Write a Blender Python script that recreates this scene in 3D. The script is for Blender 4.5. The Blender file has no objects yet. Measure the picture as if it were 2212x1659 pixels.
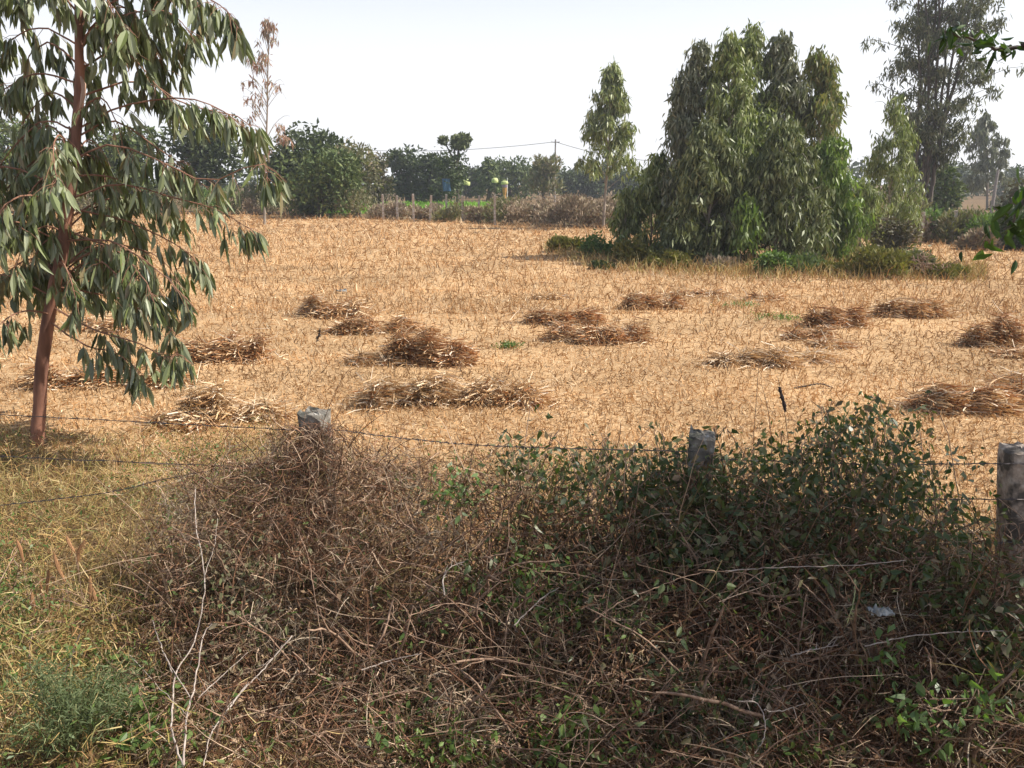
import bpy, math
import numpy as np
from mathutils import Vector, Matrix

R = math.radians
rng = np.random.default_rng(7)
scene = bpy.context.scene
col = scene.collection

# ------------------------------------------------------------------ camera
CAM_Z, PITCH, F, CX, CY = 2.5, R(14.6), 1671.0, 1106.0, 829.5
cam = bpy.data.cameras.new('camera'); cam.sensor_width = 36; cam.sensor_fit = 'HORIZONTAL'
cam.lens = 36 * F / 2212; cam.clip_end = 3000; cam.clip_start = 0.05
camo = bpy.data.objects.new('camera', cam); col.objects.link(camo)
camo.location = (0, 0, CAM_Z); camo.rotation_euler = (R(90) - PITCH, 0, 0)
scene.camera = camo
# ------------------------------------------------------------------ world, sun, exposure
SUN_EL, SUN_AZ = R(47), R(90)          # azimuth clockwise from +Y: the sun stands to the right, a little behind the field
world = bpy.data.worlds.new('World'); scene.world = world; world.use_nodes = True
wn = world.node_tree; bg = wn.nodes['Background']
sky = wn.nodes.new('ShaderNodeTexSky'); sky.sky_type = 'NISHITA'; sky.sun_disc = False
sky.sun_elevation = SUN_EL; sky.sun_rotation = SUN_AZ
sky.air_density = 1.0; sky.dust_density = 2.0; sky.ozone_density = 1.0
# pale hazy air towards the horizon, all the way round
wtc = wn.nodes.new('ShaderNodeTexCoord'); wsep = wn.nodes.new('ShaderNodeSeparateXYZ'); wn.links.new(wtc.outputs['Generated'], wsep.inputs[0])
wmr = wn.nodes.new('ShaderNodeMapRange'); wmr.interpolation_type = 'SMOOTHSTEP'; wmr.inputs[1].default_value = .1; wmr.inputs[2].default_value = .4; wmr.inputs[3].default_value = .9; wmr.inputs[4].default_value = .1
wn.links.new(wsep.outputs[2], wmr.inputs[0]); wmx = wn.nodes.new('ShaderNodeMix'); wmx.data_type = 'RGBA'
wn.links.new(wmr.outputs[0], wmx.inputs['Factor']); wn.links.new(sky.outputs[0], wmx.inputs['A']); wmx.inputs['B'].default_value = (7.3, 7.35, 7.6, 1)
wn.links.new(wmx.outputs['Result'], bg.inputs['Color']); bg.inputs['Strength'].default_value = 0.1
sl = bpy.data.lights.new('sun', 'SUN'); sl.energy = 5.0; sl.angle = R(0.5); sl.color = (1.0, 0.94, 0.85)
so = bpy.data.objects.new('sun', sl); col.objects.link(so)
SD = Vector((math.sin(SUN_AZ) * math.cos(SUN_EL), math.cos(SUN_AZ) * math.cos(SUN_EL), math.sin(SUN_EL)))
so.rotation_euler = SD.to_track_quat('Z', 'Y').to_euler(); so.location = (30, 10, 40)
scene.view_settings.view_transform = 'Standard'; scene.view_settings.look = 'None'
scene.view_settings.exposure = 0.66; scene.view_settings.gamma = 1
try: scene.view_settings.use_curve_mapping = False
except Exception: pass
scene.cycles.max_bounces = 6; scene.cycles.diffuse_bounces = 3; scene.cycles.transmission_bounces = 3
scene.cycles.transparent_max_bounces = 4; scene.cycles.volume_bounces = 0

cp, sp = math.cos(PITCH), math.sin(PITCH)
def ray(px, py):
    a = (np.asarray(px, float) - CX) / F; b = (CY - np.asarray(py, float)) / F
    x = a; y = cp + b * sp; z = -sp + b * cp
    return x, y, z
def at(px, py, Y):
    x, y, z = ray(px, py); t = np.asarray(Y, float) / y
    return np.stack(np.broadcast_arrays(x * t, y * t, CAM_Z + z * t), -1)
def ground(px, py):
    x, y, z = ray(px, py); t = -CAM_Z / z
    return np.stack(np.broadcast_arrays(x * t, y * t, 0 * t), -1)
def ppm(Y, z=1.0):      # pixels (2212 wide) per metre at depth Y
    return F / (Y * cp + (CAM_Z - z) * sp)

# ------------------------------------------------------------------ materials
def mat(name):
    m = bpy.data.materials.new(name); m.use_nodes = True
    return m, m.node_tree, m.node_tree.nodes['Principled BSDF']
def ramp(nt, cols, mode='LINEAR'):
    r = nt.nodes.new('ShaderNodeValToRGB'); r.color_ramp.interpolation = mode
    e = r.color_ramp.elements
    while len(e) < len(cols): e.new(0.5)
    for k, c in enumerate(cols):
        p, cc = c if len(c) == 2 else (k / (len(cols) - 1), c)
        e[k].position = p; e[k].color = (*cc, 1)
    return r
def foliage(name, cols, rough=0.5, trans=0.25, spec=0.3, tint=None):
    m, nt, b = mat(name)
    g = nt.nodes.new('ShaderNodeNewGeometry'); oi = nt.nodes.new('ShaderNodeObjectInfo')
    ad = nt.nodes.new('ShaderNodeMath'); ad.operation = 'ADD'; fr = nt.nodes.new('ShaderNodeMath'); fr.operation = 'FRACT'
    nt.links.new(g.outputs['Random Per Island'], ad.inputs[0]); nt.links.new(oi.outputs['Random'], ad.inputs[1])
    nt.links.new(ad.outputs[0], fr.inputs[0])
    r = ramp(nt, cols); nt.links.new(fr.outputs[0], r.inputs[0])
    nz = nt.nodes.new('ShaderNodeTexNoise'); nz.inputs['Scale'].default_value = 1.3
    tc = nt.nodes.new('ShaderNodeTexCoord'); nt.links.new(tc.outputs['Object'], nz.inputs['Vector'])
    mr = nt.nodes.new('ShaderNodeMapRange'); mr.inputs[1].default_value = .3; mr.inputs[2].default_value = .7
    mr.inputs[3].default_value = .8; mr.inputs[4].default_value = 1.2
    nt.links.new(nz.outputs[0], mr.inputs[0])
    mx = nt.nodes.new('ShaderNodeVectorMath'); mx.operation = 'SCALE'
    nt.links.new(r.outputs[0], mx.inputs[0]); nt.links.new(mr.outputs[0], mx.inputs['Scale'])
    nt.links.new(mx.outputs[0], b.inputs['Base Color'])
    b.inputs['Roughness'].default_value = rough; b.inputs['Specular IOR Level'].default_value = spec
    if trans > 0:
        t = nt.nodes.new('ShaderNodeBsdfTranslucent'); ms = nt.nodes.new('ShaderNodeMixShader')
        tb = nt.nodes.new('ShaderNodeVectorMath'); tb.operation = 'MULTIPLY'
        tb.inputs[1].default_value = tint or (1.3, 1.5, .6)
        nt.links.new(mx.outputs[0], tb.inputs[0]); nt.links.new(tb.outputs[0], t.inputs['Color'])
        ms.inputs[0].default_value = trans
        nt.links.new(b.outputs[0], ms.inputs[1]); nt.links.new(t.outputs[0], ms.inputs[2])
        nt.links.new(ms.outputs[0], nt.nodes['Material Output'].inputs['Surface'])
    return m
M = {}
STRAW_T = (1.1, 1.0, .8)
M['euca'] = foliage('eucalyptus_leaf', [(.09, .115, .035), (.18, .205, .095), (.31, .33, .22), (.13, .165, .04), (.25, .27, .17), (.05, .07, .025), (.22, .17, .08)], .36, .15, .6)
M['euca_mid'] = foliage('eucalyptus_green', [(.07, .095, .025), (.19, .22, .07), (.36, .38, .20), (.20, .25, .055), (.06, .08, .025)], .45, .16, .45)
M['euca_grey'] = foliage('eucalyptus_grey', [(.09, .10, .05), (.15, .16, .10), (.24, .24, .17), (.12, .14, .06)], .5, .12, .35)
M['euca_tall'] = foliage('eucalyptus_tall', [(.04, .05, .024), (.09, .10, .05), (.20, .20, .12), (.06, .07, .035)], .5, .15, .3)
M['euca_lime'] = foliage('eucalyptus_lime', [(.09, .15, .025), (.15, .22, .05), (.21, .26, .09), (.07, .11, .03)], .45, .25, .3)
M['euca_rust'] = foliage('eucalyptus_rust', [(.09, .11, .04), (.17, .18, .065), (.26, .21, .09), (.13, .16, .06), (.20, .23, .10)], .45, .25, .3)
M['euca_dry'] = foliage('eucalyptus_dry', [(.30, .20, .14), (.38, .20, .14), (.25, .24, .16), (.42, .30, .24)], .5, .3, .3, STRAW_T)
M['euca_dark'] = foliage('eucalyptus_dark', [(.04, .055, .018), (.11, .13, .045), (.24, .26, .13), (.08, .10, .03)], .5, .12, .3)
M['tree_dark'] = foliage('tree_dark', [(.03, .045, .015), (.055, .075, .028), (.09, .11, .045)], .6, .15, .2)
M['tree_green'] = foliage('tree_green', [(.035, .06, .016), (.075, .105, .03), (.14, .165, .06), (.05, .08, .02)], .6, .12, .2)
M['tree_brown'] = foliage('tree_brown', [(.08, .08, .05), (.13, .10, .07), (.11, .11, .06)], .6, .15, .2)
M['bush_grey'] = foliage('bush_grey', [(.13, .14, .07), (.20, .19, .11), (.24, .19, .12), (.10, .13, .05)], .6, .2, .2)
M['bush_green'] = foliage('bush_green', [(.07, .12, .03), (.12, .19, .05), (.16, .22, .08)], .55, .25, .2)
M['bush_olive'] = foliage('bush_olive', [(.13, .13, .03), (.19, .16, .05), (.14, .15, .04)], .6, .2, .2)
M['bush_brown'] = foliage('bush_brown', [(.19, .14, .10), (.31, .24, .17), (.42, .34, .25), (.24, .22, .12)], .7, .1, .1, STRAW_T)
M['crop'] = foliage('crop', [(.16, .30, .04), (.22, .38, .06)], .6, .3, .2)
def big_patches(m, scale, lo, hi):
    for nd in m.node_tree.nodes:
        if nd.type == 'TEX_NOISE': nd.inputs['Scale'].default_value = scale; nd.inputs['Detail'].default_value = 5
        if nd.type == 'TEX_NOISE':
            mp = m.node_tree.nodes.new('ShaderNodeMapping'); mp.inputs['Scale'].default_value = (.35, 2.6, 1); lk = nd.inputs['Vector'].links[0]; src = lk.from_socket
            m.node_tree.links.new(src, mp.inputs[0]); m.node_tree.links.new(mp.outputs[0], nd.inputs['Vector'])
        if nd.type == 'MAP_RANGE': nd.inputs[3].default_value = lo; nd.inputs[4].default_value = hi
M['straw'] = foliage('straw', [(.38, .20, .08), (.56, .325, .145), (.64, .41, .20), (.20, .10, .04), (.80, .64, .42), (.46, .26, .11), (.30, .15, .06), (.46, .27, .11)], .65, .15, .25, STRAW_T)
big_patches(M['straw'], .33, .6, 1.14)
M['heap'] = foliage('heap_straw', [(.27, .11, .04), (.42, .19, .075), (.58, .32, .15), (.13, .05, .02), (.48, .24, .095)], .65, .1, .25, STRAW_T)
M['heap_pale'] = foliage('heap_pale', [(.36, .20, .09), (.52, .34, .17), (.66, .50, .31), (.82, .70, .54)], .55, .15, .35, STRAW_T)
M['dry'] = foliage('dry_vine', [(.045, .022, .013), (.15, .068, .036), (.33, .175, .10), (.05, .025, .014), (.58, .42, .29), (.09, .043, .024), (.20, .16, .07)], .65, .08, .25, STRAW_T)
M['dry_pale'] = foliage('dry_pale', [(.16, .12, .08), (.34, .26, .18), (.54, .44, .32), (.24, .17, .11), (.42, .30, .18)], .65, .1, .25, STRAW_T)
M['dry_leaf'] = foliage('dry_leaf', [(.10, .05, .025), (.26, .14, .07), (.40, .28, .17), (.16, .08, .04), (.20, .19, .09)], .6, .2, .3, STRAW_T)
M['dry_yellow'] = foliage('dry_grass', [(.34, .22, .08), (.54, .39, .17), (.22, .20, .05), (.40, .22, .10), (.13, .09, .04), (.62, .48, .25), (.17, .20, .06), (.44, .27, .11)], .65, .2, .2, STRAW_T)
M['weed'] = foliage('weed_leaf', [(.05, .09, .02), (.09, .15, .035), (.15, .21, .06), (.10, .13, .04)], .45, .3, .35)
M['ivy'] = foliage('climber_leaf', [(.04, .065, .022), (.06, .09, .03), (.10, .13, .05), (.05, .06, .025), (.14, .15, .06), (.14, .09, .05)], .42, .28, .4)
M['bright'] = foliage('bright_leaf', [(.09, .15, .04), (.13, .20, .06), (.17, .24, .10)], .4, .35, .4)
M['fern'] = foliage('feathery_leaf', [(.08, .11, .045), (.13, .16, .08), (.10, .13, .055)], .6, .3, .2)
M['foxtail'] = foliage('foxtail', [(.34, .18, .09), (.44, .25, .13)], .7, .15, .1, STRAW_T)
M['road_leaf'] = foliage('road_tree_leaf', [(.02, .04, .01), (.04, .075, .016), (.07, .12, .028)], .4, .25, .3)

def bark(name, c1, c2, sc=(14, 14, 2.2), rough=.8):
    m, nt, b = mat(name)
    tc = nt.nodes.new('ShaderNodeTexCoord'); mp = nt.nodes.new('ShaderNodeMapping'); mp.inputs['Scale'].default_value = sc
    nz = nt.nodes.new('ShaderNodeTexNoise'); nz.inputs['Scale'].default_value = 1; nz.inputs['Detail'].default_value = 6
    nt.links.new(tc.outputs['Object'], mp.inputs[0]); nt.links.new(mp.outputs[0], nz.inputs['Vector'])
    r = ramp(nt, [(.32, c1), (.68, c2)]); nt.links.new(nz.outputs[0], r.inputs[0]); nt.links.new(r.outputs[0], b.inputs['Base Color'])
    bp = nt.nodes.new('ShaderNodeBump'); bp.inputs['Strength'].default_value = .4; bp.inputs['Distance'].default_value = .01
    nt.links.new(nz.outputs[0], bp.inputs['Height']); nt.links.new(bp.outputs[0], b.inputs['Normal'])
    b.inputs['Roughness'].default_value = rough
    return m
M['bark_red'] = bark('bark_red', (.10, .045, .03), (.34, .16, .10), (9, 9, 1.6))
M['bark_peel'] = bark('bark_peel', (.35, .22, .16), (.55, .36, .27))
M['bark_pale'] = bark('bark_pale', (.16, .13, .10), (.34, .29, .24))
M['bark_dark'] = bark('bark_dark', (.05, .04, .03), (.12, .09, .07))
M['twig_red'] = bark('twig_red', (.16, .07, .04), (.30, .16, .10))
M['twig_pale'] = bark('twig_pale', (.22, .17, .14), (.46, .39, .33), (30, 30, 30))
M['twig_brown'] = bark('twig_brown', (.12, .065, .04), (.36, .24, .16), (30, 30, 30))
M['twig_green'] = bark('twig_green', (.14, .15, .06), (.26, .27, .12), (30, 30, 30))
M['twig_dark'] = bark('twig_dark', (.03, .022, .016), (.07, .05, .035), (30, 30, 30))
def concrete(name, lich):
    m, nt, b = mat(name)
    tc = nt.nodes.new('ShaderNodeTexCoord')
    n1 = nt.nodes.new('ShaderNodeTexNoise'); n1.inputs['Scale'].default_value = 22; n1.inputs['Detail'].default_value = 8
    n2 = nt.nodes.new('ShaderNodeTexNoise'); n2.inputs['Scale'].default_value = 7; n2.inputs['Detail'].default_value = 5
    nt.links.new(tc.outputs['Object'], n1.inputs['Vector']); nt.links.new(tc.outputs['Object'], n2.inputs['Vector'])
    r1 = ramp(nt, [(.3, (.24, .19, .15)), (.55, (.42, .34, .27)), (.75, (.60, .53, .45))]); nt.links.new(n1.outputs[0], r1.inputs[0])
    r2 = ramp(nt, [(.5, (0, 0, 0)), (.58, (1, 1, 1))]); nt.links.new(n2.outputs[0], r2.inputs[0])
    mx = nt.nodes.new('ShaderNodeMix'); mx.data_type = 'RGBA'
    nt.links.new(r2.outputs[0], mx.inputs['Factor']); nt.links.new(r1.outputs[0], mx.inputs['A']); mx.inputs['B'].default_value = (*lich, 1)
    nt.links.new(mx.outputs['Result'], b.inputs['Base Color'])
    bp = nt.nodes.new('ShaderNodeBump'); bp.inputs['Strength'].default_value = .9; bp.inputs['Distance'].default_value = .012
    nt.links.new(n1.outputs[0], bp.inputs['Height']); nt.links.new(bp.outputs[0], b.inputs['Normal'])
    b.inputs['Roughness'].default_value = .9
    return m
M['concrete'] = concrete('concrete', (.09, .075, .06))
M['concrete_old'] = concrete('concrete_old', (.05, .05, .04))
for nd in M['concrete_old'].node_tree.nodes:
    if nd.type == 'VALTORGB' and len(nd.color_ramp.elements) == 3:
        for e_, c_ in zip(nd.color_ramp.elements, ((.10, .09, .075), (.19, .17, .14), (.42, .40, .36))): e_.color = (*c_, 1)
M['granite'] = concrete('granite_post', (.5, .48, .44))
def plain(name, c, rough=.6, metal=0):
    m, nt, b = mat(name)
    tc = nt.nodes.new('ShaderNodeTexCoord'); nz = nt.nodes.new('ShaderNodeTexNoise'); nz.inputs['Scale'].default_value = 9
    nt.links.new(tc.outputs['Object'], nz.inputs['Vector'])
    r = ramp(nt, [(.3, tuple(v * .75 for v in c)), (.7, tuple(min(1, v * 1.15) for v in c))]); nt.links.new(nz.outputs[0], r.inputs[0])
    nt.links.new(r.outputs[0], b.inputs['Base Color'])
    b.inputs['Roughness'].default_value = rough; b.inputs['Metallic'].default_value = metal
    return m
M['wire'] = plain('wire', (.10, .085, .08), .5, .6)
M['lime'] = plain('lime_cloth', (.52, .58, .22)); M['blue'] = plain('blue_cloth', (.07, .15, .28))
M['orange'] = plain('orange_cloth', (.55, .28, .08)); M['white'] = plain('white_paint', (.8, .8, .76)); M['purple'] = plain('mauve_cloth', (.28, .2, .28))
M['scrap'] = plain('pale_scrap', (.3, .31, .3), .5); M['seed'] = plain('dark_seed', (.035, .022, .02), .7)
M['pole'] = plain('pole_grey', (.26, .23, .21))

def soil(name, cols, scale, bump=.02, cols2=None):
    m, nt, b = mat(name)
    tc = nt.nodes.new('ShaderNodeTexCoord')
    n1 = nt.nodes.new('ShaderNodeTexNoise'); n1.inputs['Scale'].default_value = scale; n1.inputs['Detail'].default_value = 9; n1.inputs['Roughness'].default_value = .7
    n1.inputs['Distortion'].default_value = 1.0
    n2 = nt.nodes.new('ShaderNodeTexNoise'); n2.inputs['Scale'].default_value = .35; n2.inputs['Detail'].default_value = 4
    for n in (n1, n2): nt.links.new(tc.outputs['Object'], n.inputs['Vector'])
    r = ramp(nt, cols); nt.links.new(n1.outputs[0], r.inputs[0])
    mr = nt.nodes.new('ShaderNodeMapRange'); mr.inputs[1].default_value = .35; mr.inputs[2].default_value = .65
    mr.inputs[3].default_value = .8; mr.inputs[4].default_value = 1.15
    nt.links.new(n2.outputs[0], mr.inputs[0])
    sc = nt.nodes.new('ShaderNodeVectorMath'); sc.operation = 'SCALE'
    nt.links.new(r.outputs[0], sc.inputs[0]); nt.links.new(mr.outputs[0], sc.inputs['Scale'])
    nt.links.new(sc.outputs[0], b.inputs['Base Color']); b.inputs['Roughness'].default_value = .95; b.inputs['Specular IOR Level'].default_value = .1
    bp = nt.nodes.new('ShaderNodeBump'); bp.inputs['Strength'].default_value = .8; bp.inputs['Distance'].default_value = bump
    nt.links.new(n1.outputs[0], bp.inputs['Height']); nt.links.new(bp.outputs[0], b.inputs['Normal'])
    return m
M['verge'] = soil('verge_soil', [(.3, (.06, .036, .02)), (.5, (.14, .09, .045)), (.7, (.28, .19, .10))], 18)
M['field'] = soil('stubble_soil', [(.3, (.22, .125, .06)), (.45, (.41, .26, .13)), (.6, (.53, .36, .20)), (.75, (.68, .50, .30))], 14, .04)
M['far_green'] = soil('far_green', [(.3, (.10, .16, .03)), (.7, (.20, .30, .06))], 2)

# ------------------------------------------------------------------ mesh soup
def nrm(v): return v / np.maximum(np.linalg.norm(v, axis=-1, keepdims=True), 1e-9)
def rdir(n): return nrm(rng.normal(size=(n, 3)))
class Soup:
    def __init__(s): s.v = []; s.f = []; s.m = []; s.n = 0
    def grid(s, V, wrap=False, mi=0):       # V: N x K x S x 3, quads between neighbouring K and S
        N, K, S, _ = V.shape
        idx = np.arange(N * K * S).reshape(N, K, S) + s.n
        a = idx[:, :-1, :]; b = idx[:, 1:, :]
        if wrap: a2 = np.roll(a, -1, 2); b2 = np.roll(b, -1, 2)
        else: a2 = a[:, :, 1:]; b2 = b[:, :, 1:]; a = a[:, :, :-1]; b = b[:, :, :-1]
        q = np.stack([a, a2, b2, b], -1).reshape(-1, 4)
        s.v.append(V.reshape(-1, 3)); s.f.append(q); s.m.append(np.full(len(q), mi)); s.n += N * K * S
    def quads(s, V, Fq, mi=0):
        V = np.asarray(V, float); Fq = np.asarray(Fq) + s.n
        s.v.append(V); s.f.append(Fq); s.m.append(np.full(len(Fq), mi)); s.n += len(V)
    def box(s, c, h, mi=0, rot=0):
        c = np.array(c, float); h = np.array(h, float)
        v = np.array([[x, y, z] for x in (-1, 1) for y in (-1, 1) for z in (-1, 1)]) * h
        cr, sr = math.cos(rot), math.sin(rot)
        v = np.stack([v[:, 0] * cr - v[:, 1] * sr, v[:, 0] * sr + v[:, 1] * cr, v[:, 2]], -1) + c
        s.quads(v, [[0, 1, 3, 2], [4, 6, 7, 5], [0, 4, 5, 1], [2, 3, 7, 6], [0, 2, 6, 4], [1, 5, 7, 3]], mi)
    def build(s, name, mats, parent=None, origin=None, smooth=False, **props):
        V = np.concatenate(s.v); Fq = np.concatenate(s.f); mi = np.concatenate(s.m)
        if origin is not None: V = V - np.array(origin)
        me = bpy.data.meshes.new(name)
        me.vertices.add(len(V)); me.vertices.foreach_set('co', V.astype(np.float32).ravel())
        me.loops.add(Fq.size); me.loops.foreach_set('vertex_index', Fq.astype(np.int32).ravel())
        me.polygons.add(len(Fq)); me.polygons.foreach_set('loop_start', np.arange(0, Fq.size, 4, dtype=np.int32))
        me.polygons.foreach_set('material_index', mi.astype(np.int32))
        me.polygons.foreach_set('use_smooth', np.full(len(Fq), smooth))
        me.update(calc_edges=True)
        for m_ in (mats if isinstance(mats, list) else [mats]): me.materials.append(M[m_])
        o = bpy.data.objects.new(name, me); col.objects.link(o)
        if parent is not None: o.parent = parent
        elif origin is not None: o.location = origin
        for k, v_ in props.items(): o[k] = v_
        return o

def ribbons(s, P, D, L, W, seg=2, curl=.5, grav=0., mi=0):
    """N curved blades: start P, direction D, length L, width W"""
    N = len(P); L = np.broadcast_to(L, N).reshape(N, 1); W = np.broadcast_to(W, N).reshape(N, 1)
    side = nrm(np.cross(D, rdir(N)))
    B = rdir(N) * curl; B[:, 2] -= grav
    p = P.copy(); d = D.copy(); rows = []
    for k in range(seg + 1):
        w = W * (1 - .75 * (k / seg) ** 2) * .5
        rows.append(np.stack([p - side * w, p + side * w], 1))
        p = p + d * L / seg; d = nrm(d + B / seg * 1.6)
    s.grid(np.stack(rows, 1), mi=mi)
    return p
def tubes(s, P, r, S=3, mi=0):
    """N tubes, P: N x K x 3 (K points), r: N x K"""
    P = np.asarray(P, float)
    if P.ndim == 2: P = P[None]
    r = np.broadcast_to(np.asarray(r, float), P.shape[:2])
    T = np.gradient(P, axis=1); T = nrm(T)
    ref = np.where(np.abs(T[:, :1, 2:3]) > .8, np.array([1., 0, 0]), np.array([0, 0, 1.]))
    U = nrm(np.cross(T, np.broadcast_to(ref, T.shape))); Wv = np.cross(T, U)
    a = np.arange(S) * 2 * math.pi / S
    V = P[:, :, None] + r[:, :, None, None] * (U[:, :, None] * np.cos(a)[None, None, :, None] + Wv[:, :, None] * np.sin(a)[None, None, :, None])
    s.grid(V, wrap=True, mi=mi)
def smooth_path(pts, n, wob=0.0):
    """Catmull-Rom through pts -> n points"""
    P = np.array(pts, float); P = np.vstack([2 * P[0] - P[1], P, 2 * P[-1] - P[-2]])
    m = len(P) - 3; t = np.linspace(0, m - 1e-6, n); i = t.astype(int); u = (t - i)[:, None]
    a, b, c, d = P[i], P[i + 1], P[i + 2], P[i + 3]
    o = .5 * ((2 * b) + (c - a) * u + (2 * a - 5 * b + 4 * c - d) * u ** 2 + (3 * b - a - 3 * c + d) * u ** 3)
    if wob: o[1:-1] += rng.normal(0, wob, (n - 2, 3))
    return o
def leaves(s, P, D, L, W, shape='lance', droop=.4, mi=0):
    """N leaves with a folded midrib: base P, direction D"""
    N = len(P); L = np.broadcast_to(L, N).reshape(N, 1); W = np.broadcast_to(W, N).reshape(N, 1)
    side = nrm(np.cross(D, rdir(N))); up = np.cross(side, D)
    if shape == 'lance': st = [(0, .05), (.22, .8), (.5, 1), (.78, .55), (1, .03)]
    elif shape == 'small': st = [(0, .12), (.45, 1), (1, .1)]
    else: st = [(0, .1), (.25, .9), (.55, 1), (.85, .5), (1, .05)]
    sick = rng.uniform(-.5, .5, (N, 1)) * W * 2.2
    rows = []
    for t, w in st:
        c = P + D * L * t + side * sick * (t * t) ; c = c + np.array([0, 0, -1.]) * (droop * L * t * t * .35)
        hw = W * .5 * w
        if shape == 'small': rows.append(np.stack([c - side * hw, c + side * hw], 1))
        else: rows.append(np.stack([c - side * hw + up * hw * .35, c, c + side * hw + up * hw * .35], 1))
    s.grid(np.stack(rows, 1), mi=mi)

def empty(name, loc, label, cat, group=None):
    o = bpy.data.objects.new(name, None); o.empty_display_size = .2; col.objects.link(o)
    o.location = tuple(float(v) for v in loc); o['label'] = label; o['category'] = cat
    if group: o['group'] = group
    return o

# ------------------------------------------------------------------ ground
def gz(x, y):
    """height of the ground: flat field, road bank rising towards the camera"""
    x = np.asarray(x, float); y = np.asarray(y, float)
    b = np.clip((2.7 - y) / 2.7, 0, 1.3)
    return .75 * b * b * (3 - 2 * np.clip(b, 0, 1)) + .02 * np.sin(x * 1.7) * np.cos(y * 1.3) * np.clip((5.2 - y) / .8, 0, 1)
def sheet(name, xs, ys, zf, m, **props):
    X, Y = np.meshgrid(xs, ys, indexing='ij'); Z = zf(X, Y)
    s = Soup(); s.grid(np.stack([X, Y, Z], -1)[None]); return s.build(name, m, smooth=True, kind='structure', **props)
gy = np.concatenate([np.linspace(-60, -1, 12), np.arange(-.8, 6, .2), np.linspace(6.2, 60, 40), np.array([80, 120, 200, 400, 900])])
gx = np.concatenate([np.array([-900, -400, -200, -100]), np.linspace(-60, 60, 121), np.array([100, 200, 400, 900])])
sheet('ground', gx, gy, gz, 'verge', label='brown soil and litter of the verge and the land around the field')
# far edge of the stubble field
edge_px = np.array([[-2600, 462], [0, 462], [500, 463], [700, 468], [900, 474], [1100, 483], [1320, 492], [1700, 505], [2000, 523], [2212, 546], [2900, 590]])
EG = ground(edge_px[:, 0], edge_px[:, 1])
EG = EG[np.argsort(EG[:, 0])]
def edgeY(x): return np.interp(x, EG[:, 0], EG[:, 1])
def field_near(x): return 4.75 - .28 * x * .6
fx = np.concatenate([np.linspace(-70, -8, 60), np.linspace(-7.8, 8, 120), np.linspace(8.2, 34, 30)]); fv = np.concatenate([np.linspace(0, .2, 30)[:-1], np.linspace(.2, 1, 30)])
X, T = np.meshgrid(fx, fv, indexing='ij'); Yn = 5.1 + .28 * np.sin(X * 2.3) + .18 * np.sin(X * 5.1 + 1) + rng.normal(0, .07, X.shape[0])[:, None] + 1.4 * np.clip((-.8 - X) / 1.5, 0, 1); Yf = edgeY(X); Yy = Yn + (Yf - Yn) * T
s = Soup(); s.grid(np.stack([X, Yy, gz(X, Yy) + .006], -1)[None]); s.build('field', 'field', smooth=True, kind='structure', label='harvested stubble field, golden brown')
s = Soup(); s.grid(np.array([[[-16, 66, .03], [-22, 105, .03]], [[1, 62, .03], [1, 105, .03]]], float)[None]); s.build('green_field', 'far_green', kind='structure', label='bright green crop field beyond the far fence')

# ------------------------------------------------------------------ stubble (straw bits all over the field)
def stubble():
    s = Soup()
    for (y0, y1, n, seg) in ((4.6, 15, 86000, 2), (15, 66, 76000, 1)):
        u = rng.uniform(0, 1, n); Yv = 1 / (1 / y0 + (1 / y1 - 1 / y0) * u) if y0 < 9 else y0 * (y1 / y0) ** (u ** 1.25)
        Xv = rng.uniform(-.78, .78, n) * (Yv * cp + .7)
        tuft = rng.normal(0, 1, n); Xv = Xv + .0 * tuft
        lim = 4.9 + .3 * np.sin(Xv * 2.1) + 2.0 * np.clip((-.8 - Xv) / 1.5, 0, 1) + rng.normal(0, .35, n) - .2
        ok = (Yv < edgeY(Xv) - .2) & (Yv > lim); Xv, Yv = Xv[ok], Yv[ok]; k = len(Xv)
        P = np.stack([Xv, Yv, gz(Xv, Yv) + rng.uniform(0, .02, k)], -1)
        D = rdir(k); D[:, 2] = np.abs(D[:, 2]) * rng.uniform(0, 1.2, k); stand = rng.random(k) < .35
        D[stand, 2] += 1.5; D[:, 2] *= np.clip(1.25 - Yv / 60, .45, 1); D = nrm(D)
        L = (.035 + .0062 * Yv) * rng.uniform(.6, 1.5, k); W = (.0011 * Yv + .0016) * rng.uniform(.5, 1.25, k)
        ribbons(s, P, D, L, W, seg, .95, .35)
    return s.build('stubble', 'straw', kind='stuff', label='short curly golden straw stubble covering the field')
stubble()

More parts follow.
